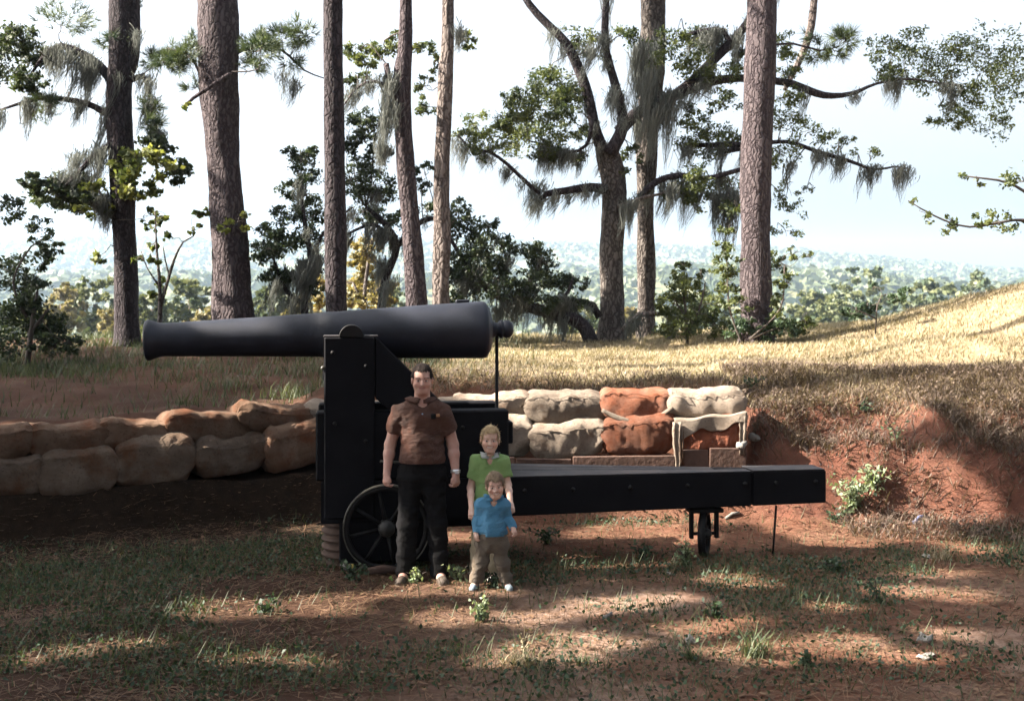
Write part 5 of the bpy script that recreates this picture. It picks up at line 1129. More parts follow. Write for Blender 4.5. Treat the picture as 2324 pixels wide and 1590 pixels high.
# the forked oak with moss
T = Tree('oak_tree', 'forked moss-hung oak with crooked dark limbs right of the cannon', P(1388, 765, 20)[:2], 106, bark='oak_bark')
T.limb([P(1389, 785, 20), P(1388, 740, 20), P(1388, 600, 20), P(1392, 480, 20), P(1393, 420, 20), P(1385, 370, 20), P(1372, 330, 20)], [.24, .20, .195, .20, .20, .21, .16], 'trunk', rough=0.14)
T.vlimb([(1380, 370, 34), (1352, 300, 27), (1338, 235, 24), (1318, 170, 24), (1285, 100, 22), (1252, 66, 20), (1200, 10, 16), (1150, -80, 10)], 20, bark='dark_bark')
T.vlimb([(1383, 350, 34), (1412, 290, 26), (1408, 240, 20), (1392, 180, 20), (1376, 120, 18), (1372, 60, 16), (1380, -60, 12)], 19.8, bark='dark_bark')
T.vlimb([(1405, 300, 30), (1440, 262, 28), (1490, 235, 26), (1560, 205, 22), (1620, 185, 20), (1680, 178, 18), (1760, 185, 17), (1800, 192, 17), (1850, 212, 17), (1888, 218, 14), (1935, 212, 10), (1990, 190, 6), (2060, 180, 5), (2140, 190, 4), (2210, 200, 3)], 20.4, bark='dark_bark')
T.vlimb([(1520, 225, 22), (1575, 180, 22), (1625, 130, 22), (1670, 85, 20), (1720, 20, 16), (1780, -60, 10)], 20.5, bark='dark_bark')
T.vlimb([(1660, 110, 12), (1640, 70, 12), (1600, 70, 10), (1560, 80, 8)], 20.5, bark='dark_bark', seg=8)
T.vlimb([(1378, 430, 22), (1340, 425, 20), (1290, 432, 17), (1240, 440, 14), (1225, 452, 8)], 19.8, bark='dark_bark')
T.vlimb([(1225, 440, 9), (1190, 410, 9), (1150, 372, 8), (1110, 345, 7), (1070, 338, 6), (1040, 308, 4)], 19.7, bark='dark_bark', seg=8)
T.vlimb([(1345, 270, 8), (1330, 330, 8), (1290, 345, 7), (1240, 330, 5), (1200, 320, 3)], 19.7, bark='dark_bark', seg=8)
T.vlimb([(1435, 465, 14), (1460, 440, 16), (1490, 412, 14), (1540, 398, 14), (1600, 405, 12), (1680, 385, 10)], 19.9, bark='dark_bark', seg=8)
T.vlimb([(1400, 470, 10), (1455, 450, 8), (1500, 440, 6), (1530, 425, 4)], 19.6, bark='pale_bark', seg=8)
T.vlimb([(1700, 330, 10), (1785, 322, 9), (1850, 343, 9), (1925, 365, 8), (1985, 385, 6), (2030, 378, 4), (2065, 384, 2)], 20.2, bark='dark_bark', seg=8)
T.vlimb([(1640, 345, 12), (1700, 330, 12), (1560, 330, 10)], 20.4, bark='dark_bark', seg=8)
T.vlimb([(1360, 720, 18), (1345, 692, 16), (1300, 682, 14), (1240, 690, 10)], 19.7, bark='dark_bark', seg=9)
T.vlimb([(1410, 750, 10), (1450, 715, 12), (1500, 712, 9), (1528, 714, 7)], 19.6, bark='pale_bark', seg=8)
for u, v, r, n in ((1255, 210, 50, 420), (1215, 240, 46, 360), (1290, 250, 40, 280), (1180, 250, 36, 220), (1150, 270, 34, 200), (1240, 170, 30, 170), (1300, 200, 30, 180), (1125, 310, 40, 200), (1085, 280, 36, 130), (1060, 310, 30, 110), (1170, 320, 40, 190),
                   (1250, 300, 42, 210), (1310, 300, 28, 130), (1230, 350, 34, 150), (1160, 220, 22, 60), (1090, 340, 30, 110), (1195, 290, 40, 200), (1310, 360, 24, 90)):
    T.vclump(u, v, r, 20 + T.g.uniform(-.7, .7), n, mat='oak_leaf', size=0.06, tint=(0.1, 1.0) if u < 1230 and v > 220 else (0, 0.6))
for u, v, r, n in ((1470, 120, 40, 120), (1340, 110, 40, 170), (1310, 90, 34, 130), (1560, 130, 44, 260), (1600, 100, 46, 280), (1650, 160, 44, 220), (1560, 260, 34, 120), (1640, 240, 34, 130), (1530, 90, 34, 160), (1690, 120, 30, 100), (1590, 300, 46, 200), (1620, 330, 42, 200),
                   (1570, 410, 40, 190), (1550, 440, 34, 150), (1640, 420, 40, 170), (1660, 300, 34, 130), (1660, 470, 30, 80), (1600, 450, 30, 110), (1400, 400, 26, 90), (1430, 360, 26, 70), (1420, 90, 34, 120), (1450, 330, 22, 60)):
    T.vclump(u, v, r, 20.2 + T.g.uniform(-.7, .7), n, mat='oak_leaf', size=0.062, tint=(0, 0.75))
for u, v, r, n in ((1785, 250, 36, 140), (1800, 215, 30, 120), (1770, 350, 40, 180), (1790, 290, 40, 110), (1830, 300, 36, 70), (1870, 320, 36, 50), (1780, 130, 34, 130), (1795, 160, 26, 90), (1770, 90, 30, 130), (1900, 340, 30, 50), (1960, 360, 24, 40), (1780, 430, 34, 60), (1800, 480, 36, 70), (1770, 530, 30, 60), (1845, 420, 24, 26), (1930, 300, 24, 24)):
    T.vclump(u, v, r, 20.2 + T.g.uniform(-.6, .6), n, mat='oak_leaf', size=0.055, tint=(0, 0.8))
for u, v, r, n in ((2030, 110, 46, 190), (2070, 90, 44, 170), (2110, 130, 46, 200), (2160, 110, 44, 170), (2060, 160, 40, 160), (2130, 170, 46, 220), (2190, 160, 50, 200), (2010, 170, 26, 80), (2160, 240, 40, 160), (2195, 260, 40, 150), (2120, 290, 26, 70), (2240, 110, 60, 240), (2260, 200, 60, 240), (2300, 150, 60, 240), (2170, 210, 30, 90), (2240, 280, 50, 160)):
    T.vclump(u, v, r, 20.4 + T.g.uniform(-.6, .6), n, mat='oak_leaf', size=0.06, tint=(0, 0.7))
for u, v, w_, n, l in ((1260, 440, 34, 80, 50), (1200, 415, 34, 70, 60), (1150, 385, 26, 60, 70), (1105, 350, 30, 70, 60), (1320, 430, 30, 50, 40), (1300, 350, 24, 60, 70), (1060, 330, 20, 30, 50), (1225, 452, 14, 50, 50), (1490, 240, 40, 160, 130), (1460, 170, 30, 130, 160), (1540, 215, 34, 140, 90), (1440, 110, 26, 90, 150), (1330, 110, 26, 70, 90), (1590, 195, 30, 70, 50),
                      (1520, 420, 30, 60, 90), (1580, 430, 30, 80, 90), (1640, 440, 26, 120, 110), (1665, 430, 12, 90, 130), (1985, 386, 10, 80, 60), (1930, 370, 20, 20, 40), (1850, 350, 20, 20, 40), (2150, 195, 14, 60, 60), (1790, 370, 14, 40, 80), (1385, 330, 20, 50, 60), (1400, 215, 16, 50, 70)):
    T.vmoss(u, v, w_, 20.1, n, l, (-0.45, 0, 0) if u < 1420 or 1500 < u < 1640 else (-0.18, 0, 0))
T.auto_moss(90, 0.5)
T.high_crown((1.6, 20.5, 12), (5.5, 4, 4), 90, 150, 'oak_leaf', 0.09, 'leaf'); T.finish()

T = Tree('oak_tree', 'straight grey trunk half hidden just behind the forked oak', P(1466, 765, 21.2)[:2], 107, bark='oak_bark')
tp = trunk_up(T, [(1466, 762, 42), (1465, 600, 40), (1464, 450, 40), (1467, 330, 48), (1474, 220, 54), (1480, 70, 58)], 21.2, 16, rough=0.14)
T.vmoss(1478, 100, 26, 20.9, 130, 150, (-0.1, 0, 0)); T.vmoss(1465, 260, 24, 20.9, 100, 120, (-0.1, 0, 0))
T.vlimb([(1780, 205, 10), (1800, 165, 14), (1822, 120, 16), (1840, 60, 18), (1850, -40, 16)], 22.5, bark='pale_bark', seg=9)
T.high_crown((tp[0] + 1, 21.5, 13), (4, 4, 4), 60, 150, 'oak_leaf', 0.09, 'leaf'); T.finish()

T = Tree('pine_tree', 'tall reddish pine with sun-dappled plated bark on the right', P(1715, 735, 18)[:2], 108)
tp = trunk_up(T, [(1716, 745, 74), (1716, 700, 70), (1713, 560, 68), (1713, 430, 68), (1718, 280, 70), (1723, 150, 70), (1727, 62, 68)], 18, 21)
T.vlimb([(1735, 105, 6), (1800, 100, 5), (1860, 115, 4), (1905, 105, 3)], 18.2, seg=6)
for u, v, r, n in ((1870, 112, 26, 150), (1900, 105, 24, 140), (1915, 90, 16, 80), (1885, 125, 20, 90), (1845, 85, 18, 50)): T.vclump(u, v, r, 18.2, n, mat='needle', kind='needle', size=0.13)
T.high_crown((tp[0], 18, 16), (4, 4, 5), 60, 130); T.finish()

# --- shrubs, saplings and small trees at the brink
def shrub(name, label, u, v, d, stems, clumps, mat, size, seed, cat='shrub', tint=(0, .7), bark='twig', moss=(), asp=0.5, group=None):
    T = Tree(name, label, P(u, v, d)[:2], seed, cat, group, bark); first = True
    for st_ in stems:
        q = [P(a[0], a[1], d) for a in st_]; 
        if first: q[0][2] = T.base[2] - 0.1
        T.limb(q, [a[2] / 2 / FOC * d for a in st_], 'stem', seg=8, rough=0.12); first = False
    for c in clumps: T.vclump(c[0], c[1], c[2], d + T.g.uniform(-.5, .5), c[3], mat=c[4] if len(c) > 4 else mat, size=size, tint=tint, asp=asp)
    for m_ in moss: T.vmoss(m_[0], m_[1], m_[2], d - 0.1, m_[3], m_[4], m_[5] if len(m_) > 5 else (-0.35, 0, 0))
    
    if moss: T.auto_moss(12, 0.45, which=list(range(len(T.limbs))))
    T.finish(); return T
shrub('small_oak', 'dark drooping evergreen with trailing moss between the thick pine and slim trunk', 690, 740, 19,
      [[(700, 760, 22), (690, 690, 18), (705, 600, 14), (690, 500, 10), (680, 400, 6)], [(690, 690, 12), (650, 660, 9), (625, 600, 6), (610, 560, 4)], [(700, 600, 9), (740, 520, 6), (800, 470, 5)]],
      [(680, 360, 30, 150), (700, 400, 34, 180), (665, 430, 30, 130), (690, 460, 34, 180), (650, 490, 34, 180), (620, 530, 34, 190), (600, 570, 34, 180), (640, 560, 36, 200), (680, 540, 36, 200), (700, 500, 30, 150), (610, 620, 30, 140), (650, 620, 30, 130), (700, 600, 30, 130), (595, 520, 20, 60), (660, 350, 18, 60), (700, 340, 18, 60), (720, 650, 22, 70)],
      'dark_leaf', 0.06, 201, 'small tree', (0, 0.7), 'dark_bark', ((690, 600, 14, 120, 120, (-0.2, 0, 0)), (720, 580, 10, 120, 130, (-0.25, 0, 0)), (650, 620, 14, 70, 90, (-0.3, 0, 0)), (625, 640, 10, 40, 70)))
shrub('small_oak', 'leafy dark oak boughs behind the leaning pine trunk', 860, 740, 19.5,
      [[(860, 760, 22), (870, 650, 18), (900, 560, 16), (870, 505, 12), (830, 470, 8)], [(900, 560, 14), (850, 510, 9), (790, 530, 6)], [(900, 560, 14), (960, 500, 12), (1020, 500, 9), (1080, 530, 6)]],
      [(830, 370, 34, 170), (850, 410, 36, 190), (810, 430, 34, 160), (870, 440, 30, 150), (825, 480, 34, 170), (865, 490, 30, 140), (790, 400, 28, 120), (840, 310, 30, 120), (800, 340, 28, 110), (900, 500, 30, 130), (870, 350, 24, 90), (850, 270, 26, 80), (955, 420, 24, 90), (965, 470, 30, 130), (960, 380, 22, 60), (815, 260, 30, 120), (800, 290, 26, 90)],
      'dark_leaf', 0.06, 202, 'small tree', (0, 0.6), 'dark_bark', ((870, 600, 14, 110, 80, (-0.2, 0, 0)), (885, 640, 10, 60, 60), (850, 430, 24, 60, 60)))
shrub('live_oak', 'low sprawling moss-hung live oak behind the cannon breech', 1180, 750, 19.3,
      [[(1350, 770, 34), (1320, 735, 32), (1250, 712, 28), (1180, 690, 24), (1110, 660, 18), (1060, 600, 12), (1020, 540, 8)], [(1180, 690, 14), (1200, 640, 10), (1230, 590, 7)], [(1110, 660, 12), (1150, 600, 8), (1130, 540, 5)], [(1250, 712, 12), (1290, 660, 8), (1300, 630, 5)]],
      [(1030, 500, 34, 200), (1070, 530, 40, 260), (1110, 560, 40, 250), (1050, 580, 40, 260), (1090, 610, 42, 280), (1130, 600, 30, 160), (1070, 650, 40, 240), (1030, 620, 34, 190), (1130, 650, 34, 190), (1110, 510, 24, 90), (1030, 670, 30, 130), (1215, 580, 36, 230), (1240, 610, 38, 240), (1200, 640, 36, 220), (1260, 650, 36, 210), (1290, 640, 28, 120), (1170, 690, 30, 150), (1230, 690, 30, 150), (1300, 680, 28, 110), (1225, 560, 22, 100), (1160, 560, 24, 80), (1310, 730, 28, 100), (1040, 480, 26, 90), (1330, 640, 20, 50)],
      'dark_leaf', 0.058, 203, 'tree', (0, 0.55), 'dark_bark', ((1090, 620, 40, 150, 90, (-0.25, 0, 0)), (1180, 660, 40, 130, 80, (-0.2, 0, 0)), (1220, 690, 40, 130, 80, (-0.1, 0, 0)), (1140, 690, 30, 120, 90, (-0.1, 0, 0)), (1260, 720, 34, 100, 60, (-0.1, 0, 0)), (1050, 640, 24, 80, 60)))
shrub('sapling', 'thin leafy sapling with few broad leaves left of the thick pine', 362, 760, 18.5,
      [[(362, 770, 12), (363, 700, 10), (362, 640, 8), (355, 560, 5), (352, 480, 3)], [(363, 700, 8), (380, 640, 7), (395, 590, 6), (415, 550, 4), (440, 535, 3)], [(362, 650, 5), (335, 610, 3), (320, 570, 2)], [(385, 630, 4), (375, 590, 3), (370, 560, 2)]],
      [(350, 490, 16, 10), (345, 520, 14, 8), (330, 550, 16, 14), (355, 590, 14, 14), (325, 590, 14, 12), (360, 640, 14, 12), (380, 540, 12, 8), (360, 670, 12, 12), (345, 500, 12, 8), (440, 520, 16, 12), (440, 480, 12, 10)], 'vine_leaf', 0.10, 204, 'sapling', (0, .5), 'oak_bark', asp=0.75)
shrub('leafy_shrub', 'dark leafy shrub at the far left edge by the clearing', 80, 800, 17.5,
      [[(60, 810, 14), (75, 720, 10), (85, 660, 6)], [(65, 760, 8), (110, 700, 5)], [(60, 720, 8), (30, 640, 5), (70, 560, 4), (100, 540, 3)]],
      [(80, 690, 40, 230), (95, 730, 34, 170), (70, 750, 40, 220), (100, 770, 30, 120), (60, 660, 34, 170), (85, 640, 24, 80), (130, 790, 34, 120), (170, 780, 26, 70), (20, 720, 60, 420), (20, 620, 50, 260), (95, 545, 24, 60), (85, 580, 26, 70), (70, 510, 30, 90), (110, 560, 14, 30), (40, 480, 36, 120), (75, 600, 24, 60), (10, 780, 50, 260)], 'dark_leaf', 0.062, 205, 'shrub', (0, 0.8), 'twig')
shrub('leafy_shrub', 'grey-green bush between the forked oak and the right pine', 1560, 760, 18.8,
      [[(1560, 775, 8), (1555, 700, 6), (1545, 640, 4)], [(1560, 760, 6), (1590, 690, 4), (1600, 640, 3)], [(1555, 720, 5), (1525, 670, 3)]],
      [(1540, 630, 26, 140), (1560, 660, 32, 180), (1530, 690, 34, 180), (1575, 700, 36, 190), (1550, 730, 36, 190), (1600, 730, 36, 180), (1510, 740, 30, 130), (1590, 660, 22, 80), (1630, 740, 34, 150), (1620, 690, 26, 80), (1500, 690, 22, 60), (1550, 600, 18, 50), (1585, 620, 16, 40)], 'oak_leaf', 0.06, 206, 'shrub', (0.1, 0.9))
shrub('climbing_vine', 'leafy vine round the foot of the right pine', 1700, 765, 17.5,
      [[(1690, 775, 5), (1655, 700, 4), (1650, 600, 3), (1640, 560, 2)], [(1700, 770, 5), (1770, 700, 4), (1780, 600, 3)], [(1700, 770, 5), (1760, 745, 4), (1830, 725, 2)]],
      [(1640, 570, 26, 90), (1655, 610, 30, 120), (1650, 650, 26, 90), (1660, 690, 26, 80), (1640, 530, 20, 40), (1765, 590, 26, 90), (1775, 640, 24, 80), (1760, 680, 24, 70), (1780, 610, 16, 30), (1800, 575, 20, 24), (1780, 720, 26, 90), (1810, 735, 24, 90), (1840, 735, 20, 60), (1740, 745, 30, 150, 'weed'), (1680, 750, 28, 140, 'weed'), (1790, 745, 26, 120, 'weed'), (1700, 735, 20, 80, 'weed'), (1830, 580, 14, 12)], 'oak_leaf', 0.058, 207, 'vine', (0.1, 0.9))
shrub('leafy_shrub', 'small green bush on the crest of the right mound', 1985, 715, 17.2, [[(1985, 722, 4), (1990, 695, 3), (2000, 670, 2)], [(1985, 722, 4), (1950, 705, 3)]],
      [(1950, 705, 20, 70), (1985, 695, 24, 90), (2015, 680, 20, 60), (2040, 668, 16, 40), (1935, 712, 14, 40), (2000, 650, 10, 12)], 'weed', 0.06, 208, 'shrub', (0.3, 1))
shrub('hanging_bough', 'sparse leafy bough hanging at the right edge under the sky', 2330, 600, 14.5, [[(2420, 900, 30), (2400, 560, 26), (2330, 500, 8), (2200, 515, 5), (2120, 490, 4), (2060, 455, 2)], [(2400, 500, 10), (2300, 420, 6), (2190, 400, 3)]],
      [(2110, 490, 22, 14), (2140, 505, 18, 12), (2190, 515, 24, 26), (2215, 510, 24, 30), (2070, 460, 12, 5), (2195, 400, 16, 10), (2210, 420, 12, 8), (2260, 510, 40, 60), (2290, 420, 40, 60)], 'oak_leaf', 0.055, 209, 'tree', (0, 1))
yt = shrub('autumn_tree', 'yellow autumn tree showing between the slim trunk and leaning pine', 825, 720, 27,
      [[(820, 800, 14), (825, 700, 10), (835, 600, 7), (845, 540, 4)], [(825, 690, 8), (800, 640, 5)], [(825, 690, 8), (865, 650, 5), (890, 640, 3)]],
      [(815, 560, 28, 90), (845, 570, 26, 90), (805, 600, 28, 110), (840, 620, 32, 140), (815, 650, 34, 150), (800, 680, 30, 130), (850, 660, 30, 120), (880, 640, 22, 60), (840, 690, 28, 110), (720, 640, 26, 80), (715, 680, 28, 100), (870, 690, 24, 80), (850, 530, 18, 30)], 'yellow_leaf', 0.10, 210, 'tree', (0, 1), 'oak_bark', asp=0.7)

# --- trees standing left of the picture, whose crowns shade the clearing
SHADE = [(-10.5, 7.2, 'tall pine outside the left edge nearest the clearing'), (-13.8, 9.8, 'tall pine outside the left edge behind the nearest one'), (-17.5, 5.5, 'tall pine far outside the left edge of the clearing'), (-17.0, 12.6, 'tall pine left of the clearing towards the tree line'), (-11.5, 13.6, 'tall pine on the left behind the leafy shrub'), (-21.5, 13.6, 'tall pine farthest to the left on the tree line'), (-14.0, 3.2, 'tall pine outside the left edge towards the viewer'), (-9.3, 3.4, 'tall pine just outside the left edge beside the viewer')]
def clear_spot(x, y, seed):
    """nudge a trunk so that its long shadow misses the flecks"""
    g = rng(seed); best = None
    for k in range(60):
        q = np.array([x, y]) + (0 if k == 0 else g.uniform(-1.6, 1.6, 2)); z = np.linspace(1.5, 16, 40); c = np.stack([np.full(40, q[0]), np.full(40, q[1]), z], -1)
        b = blocks_sun(c, 0.3).sum() + 0.3 * np.hypot(*(q - (x, y))) + 50 * in_frame(c, 40).any()
        if best is None or b < best[0]: best = (b, q)
    return best[1]
SHADE = [(*clear_spot(x, y, 900 + i), lb) for i, (x, y, lb) in enumerate(SHADE)]
shade_T = [Tree('pine_tree', lb, (x, y), 300 + i) for i, (x, y, lb) in enumerate(SHADE)]
for t, (x, y, _) in zip(shade_T, SHADE):
    hgt = 15 + 5 * t.g.random(); b = t.base; ln_ = t.g.normal(0, 0.4, 2)
    t.limb([b + (0, 0, -0.2), b + (0.05, 0, 3), b + (ln_[0] * .4, ln_[1] * .4, 8), b + (ln_[0], ln_[1], hgt)], [0.30, 0.25, 0.20, 0.05], 'trunk')
g = rng(77); NS = 4200
tx_ = g.uniform(-9, 7.5, NS); ty_ = g.uniform(5.2, 20.5, NS); hh_ = g.uniform(6.0, 15.5, NS)
tz_ = np.where(ty_ > 12.5, 1.4, 0.0); C = np.stack([tx_, ty_, tz_], -1) + S[None] * ((hh_ - tz_) / S[2])[:, None]
dist = np.stack([np.hypot(C[:, 0] - x, C[:, 1] - y) for x, y, _ in SHADE], -1); own = dist.argmin(1)
sunny = (tx_ > -1.4) & (ty_ > 12.4); ok = (dist.min(1) < 4.6) & ~in_frame(C, 150) & ~sunny
for c, k in zip(C[ok], own[ok]): shade_T[k].clump(c, g.uniform(0.40, 0.70), 56, mat='needle', size=0.27, kind='leaf', asp=0.40, twigs=0 if g.random() < 0.85 else 1, tint=(0, .8), gap=True)
for t in shade_T: t.finish()
SKY_BLOCKERS = [(-6.5, -4.5, 'unseen sky-blocking pine added behind the viewer to the left'), (5.5, -6, 'unseen sky-blocking pine added behind the viewer to the right'), (0.5, -9, 'unseen sky-blocking pine added straight behind the viewer'), (11, -1.5, 'unseen sky-blocking pine added beyond the right edge near the viewer'), (-12.5, 0.5, 'unseen sky-blocking pine added beyond the left edge near the viewer'), (12.5, 6.5, 'unseen sky-blocking pine added outside the right edge of the clearing')]  # unseen trees added to cut sky fill on camera-facing sides
for i, (x, y, lb) in enumerate(SKY_BLOCKERS):
    t = Tree('pine_tree', lb, (x, y), 340 + i); b = t.base
    t.limb([b + (0, 0, -0.2), b + (0.1, 0, 4), b + (0.2, 0, 9), b + (0.1, 0.2, 16)], [0.30, 0.25, 0.2, 0.05], 'trunk')
    C = in_ball(170, t.g, (x, y, 8.5), (6.2, 5.6, 6.5), 0.3); C = C[~in_frame(C, 250) & (C[:, 2] > 2.6)]
    for c in C: t.clump(c, t.g.uniform(0.7, 1.2), 72, mat='needle', size=0.42, kind='leaf', asp=0.4, twigs=0, tint=(0, .8), gap=True)
    t.finish()


# ------------------------------------------------------------------ ground cover (uncountable)
def scatter(n, x0, x1, y0, y1, g, dens):
    x = g.uniform(x0, x1, n); y = g.uniform(y0, y1, n); k = g.random(n) < dens(x, y); x, y = x[k], y[k]
    return np.stack([x, y, zg(x, y)], -1)
def toe_s(x, y): return y - np.interp(x, TOE_X, TOE_Y)
def blades(C, ln, wd, g, tint, lean=0.5, curve=0.35):
    n = len(C); a = g.uniform(0, 2 * np.pi, n); t = unit(np.stack([np.cos(a) * lean, np.sin(a) * lean, np.ones(n)], -1) + 0.25 * g.normal(size=(n, 3)) * [1, 1, 0.3])
    L = (ln * g.uniform(0.5, 1.3, n))[:, None]; r = np.stack([-np.sin(a), np.cos(a), 0 * a], -1); W = wd
    m_ = C + t * L * 0.55; e = C + t * L + np.stack([np.cos(a), np.sin(a), -0.5 + 0 * a], -1) * L * curve * 0.5
    V = np.stack([C - r * W / 2, C + r * W / 2, m_ + r * W * 0.4, m_ - r * W * 0.4, e + r * W * 0.08, e - r * W * 0.08], 1).reshape(-1, 3)
    b = np.arange(n)[:, None] * 6; F = np.concatenate([b + [0, 1, 2, 3], b + [3, 2, 4, 5]])
    return V, F, np.repeat(tint, 6)
def blades1(C, ln, wd, g, tint, lean):
    n = len(C); a = g.uniform(0, 2 * np.pi, n); t = unit(np.stack([np.cos(a) * lean, np.sin(a) * lean, np.ones(n)], -1)); L = (ln * g.uniform(0.35, 1.4, n) * (0.6 + 0.9 * fbm(C[:, 0] * 1.7, C[:, 1] * 1.7)))[:, None]; r = np.stack([-np.sin(a), np.cos(a), 0 * a], -1)
    V = np.stack([C - r * wd / 2, C + r * wd / 2, C + t * L + r * wd * 0.1, C + t * L - r * wd * 0.1], 1).reshape(-1, 3); return V, np.arange(4 * n).reshape(-1, 4), np.repeat(tint, 4)
def flats(C, ln, wd, g, tint, lift=0.015):
    """needles and leaves lying on the ground"""
    n = len(C); a = g.uniform(0, np.pi * 2, n); t = np.stack([np.cos(a), np.sin(a), g.normal(0, 0.12, n)], -1); r = np.stack([-np.sin(a), np.cos(a), g.normal(0, 0.15, n)], -1)
    L = (ln * g.uniform(0.5, 1.3, n))[:, None]; c = C + np.stack([0 * a, 0 * a, lift * g.random(n) + 0.004], -1)
    V = np.stack([c - t * L / 2 - r * wd / 2, c - t * L / 2 + r * wd / 2, c + t * L / 2 + r * wd / 2, c + t * L / 2 - r * wd / 2], 1).reshape(-1, 3)
    return V, np.arange(4 * n).reshape(-1, 4), np.repeat(tint, 4)
g = rng(500)
def green_patch(x, y):
    q = np.zeros_like(x)
    for a, b, ra, rb in LIT[LIT[:, 1] < 11]: q = np.maximum(q, np.exp(-((x - a) / (ra + 0.1)) ** 2 - ((y - b) / (rb + 0.06)) ** 2))
    return smooth((fbm(x * 0.75 + 5.2, y * 1.25 + 1.7, 4) - 0.43) * 7) * (1 - 0.75 * q)      # weeds thinned inside the sun flecks, so lit patches show orange soil
def dens_weed(x, y):
    s_ = toe_s(x, y); d = green_patch(x, y) * 0.85 + 0.04
    d = np.where((x > 0.4) & (y < 8.6), d * 0.45, d)
    d = np.where((y > 9.6) & (x > 0.2) & (x < 3.4) & (y < 11.6), d * 0.25, d)
    band = np.exp(-((y - 9.95) / 0.35) ** 2) * (x > -0.2) * (x < 3.6); d = d + 0.8 * band
    d = np.where((x < -0.9) & (s_ > -1.2), d * 0.25, d)
    return np.clip(d, 0, 1) * (s_ < -0.15)
C = scatter(120000, -7.5, 8.5, 4.6, 12.2, g, dens_weed)
mb = MB(); mb.add(*leaf_cards(C + [0, 0, 0.03] + g.normal(0, 0.02, C.shape) * [1, 1, 1.2], 0.034, g, np.clip(g.normal(0.40, 0.28, len(C)), 0, 1), 0.0, 0.6))
tag(mb.build('weed_cover', M['weed']), 'low green weeds creeping over the clearing floor', 'weeds', kind='stuff')
C = scatter(90000, -7.5, 8.5, 4.6, 12.2, g, lambda x, y: dens_weed(x, y) * 0.8 + 0.05 * (toe_s(x, y) < -0.2))
mb = MB(); mb.add(*blades1(C, 0.11, 0.007, g, np.clip(g.normal(0.45, 0.3, len(C)), 0, 1), 0.8))
tag(mb.build('short_grass', M['grass']), 'short tufty green grass on the shaded clearing floor', 'grass', kind='stuff')
C = scatter(95000, -7.5, 8.5, 4.6, 12.6, g, lambda x, y: (0.35 + 0.6 * smooth((fbm(x * 0.9, y * 1.2 + 9) - 0.4) * 6)) * (toe_s(x, y) < 0.1))
mb = MB(); mb.add(*flats(C, 0.15, 0.0045, g, np.clip(g.normal(0.5, 0.3, len(C)), 0, 1)))
C = scatter(16000, -7.5, 8.5, 4.6, 12.6, g, lambda x, y: 0.6 * (toe_s(x, y) < 0.1)); mb.add(*flats(C, 0.042, 0.022, g, np.clip(g.normal(0.4, 0.35, len(C)), 0, 1), 0.02))
tag(mb.build('pine_straw', M['pine_straw']), 'fallen orange pine straw and leaves on the red soil', 'pine straw', kind='stuff')
def dens_straw(x, y):
    s_ = toe_s(x, y); d = smooth((s_ - 0.85) / 0.25) * smooth((x + 1.6 + 2.2 * (fbm(x * .8, y * .8) - .5)) / 1.2); return d * (0.35 + 0.65 * smooth((fbm(x * 1.3, y * 1.3 + 3) - 0.33) * 5)) * (y < 22.5)
C = scatter(195000, -3, 11.5, 12.6, 22.5, g, dens_straw)
mb = MB(); mb.add(*blades1(C, 0.065, 0.012, g, np.clip(0.55 + 1.6 * (fbm(C[:, 0] * .9, C[:, 1] * .9) - .5) + g.normal(0, 0.22, len(C)), 0, 1), 0.8))
tag(mb.build('dry_grass', M['straw']), 'sunlit dry straw-coloured grass on the earthwork top', 'grass', kind='stuff')
C = scatter(75000, -16, 0.5, 12.3, 22.5, g, lambda x, y: (0.30 + 0.70 * smooth((fbm(x * .6 + 8, y * .9) - 0.42) * 6)) * (0.25 + 0.75 * smooth((y - 15.0) / 1.5)) * smooth((toe_s(x, y) - 0.9) / 0.3) * (1 - 0.8 * smooth((x + 1.0) / 1.5)))
mb = MB(); mb.add(*blades1(C, 0.15, 0.011, g, np.clip(g.normal(0.35, 0.25, len(C)), 0, 1), 0.6))
tag(mb.build('shaded_grass', M['grass']), 'shaded green grass behind the left sandbag wall', 'grass', kind='stuff')
def dens_brush(x, y):
    s_ = toe_s(x, y); right = smooth((s_ - 0.15) / 0.5) * (1 - smooth((s_ - 1.9) / 0.8)) * (x > 2.65); lip = np.exp(-((s_ - 1.15) / 0.22) ** 2) * (x > -1.9) * (x < 2.8)
    low = 0.45 * (s_ > -0.6) * (s_ < 0.5) * (x > 3.4)
    return np.clip(right * (0.35 + smooth((fbm(x * 1.2, y * 1.2 + 20) - 0.35) * 5)) + 0.45 * lip + low, 0, 1)
C = scatter(120000, -2.2, 9.5, 10.4, 15.5, g, dens_brush)
mb = MB(); mb.add(*blades(C, 0.21, 0.008, g, np.clip(g.normal(0.45, 0.3, len(C)), 0, 1), 0.9, 0.8)); k = C[::6]
mb.add(*leaf_cards(k + [0, 0, 0.08], 0.05, g, np.clip(g.normal(0.4, 0.3, len(k)), 0, 1), 0.0, 0.4))
tag(mb.build('dead_brush', M['dead_brush']), 'tangled dead brown brush overhanging the red earth bank', 'brush', kind='stuff')

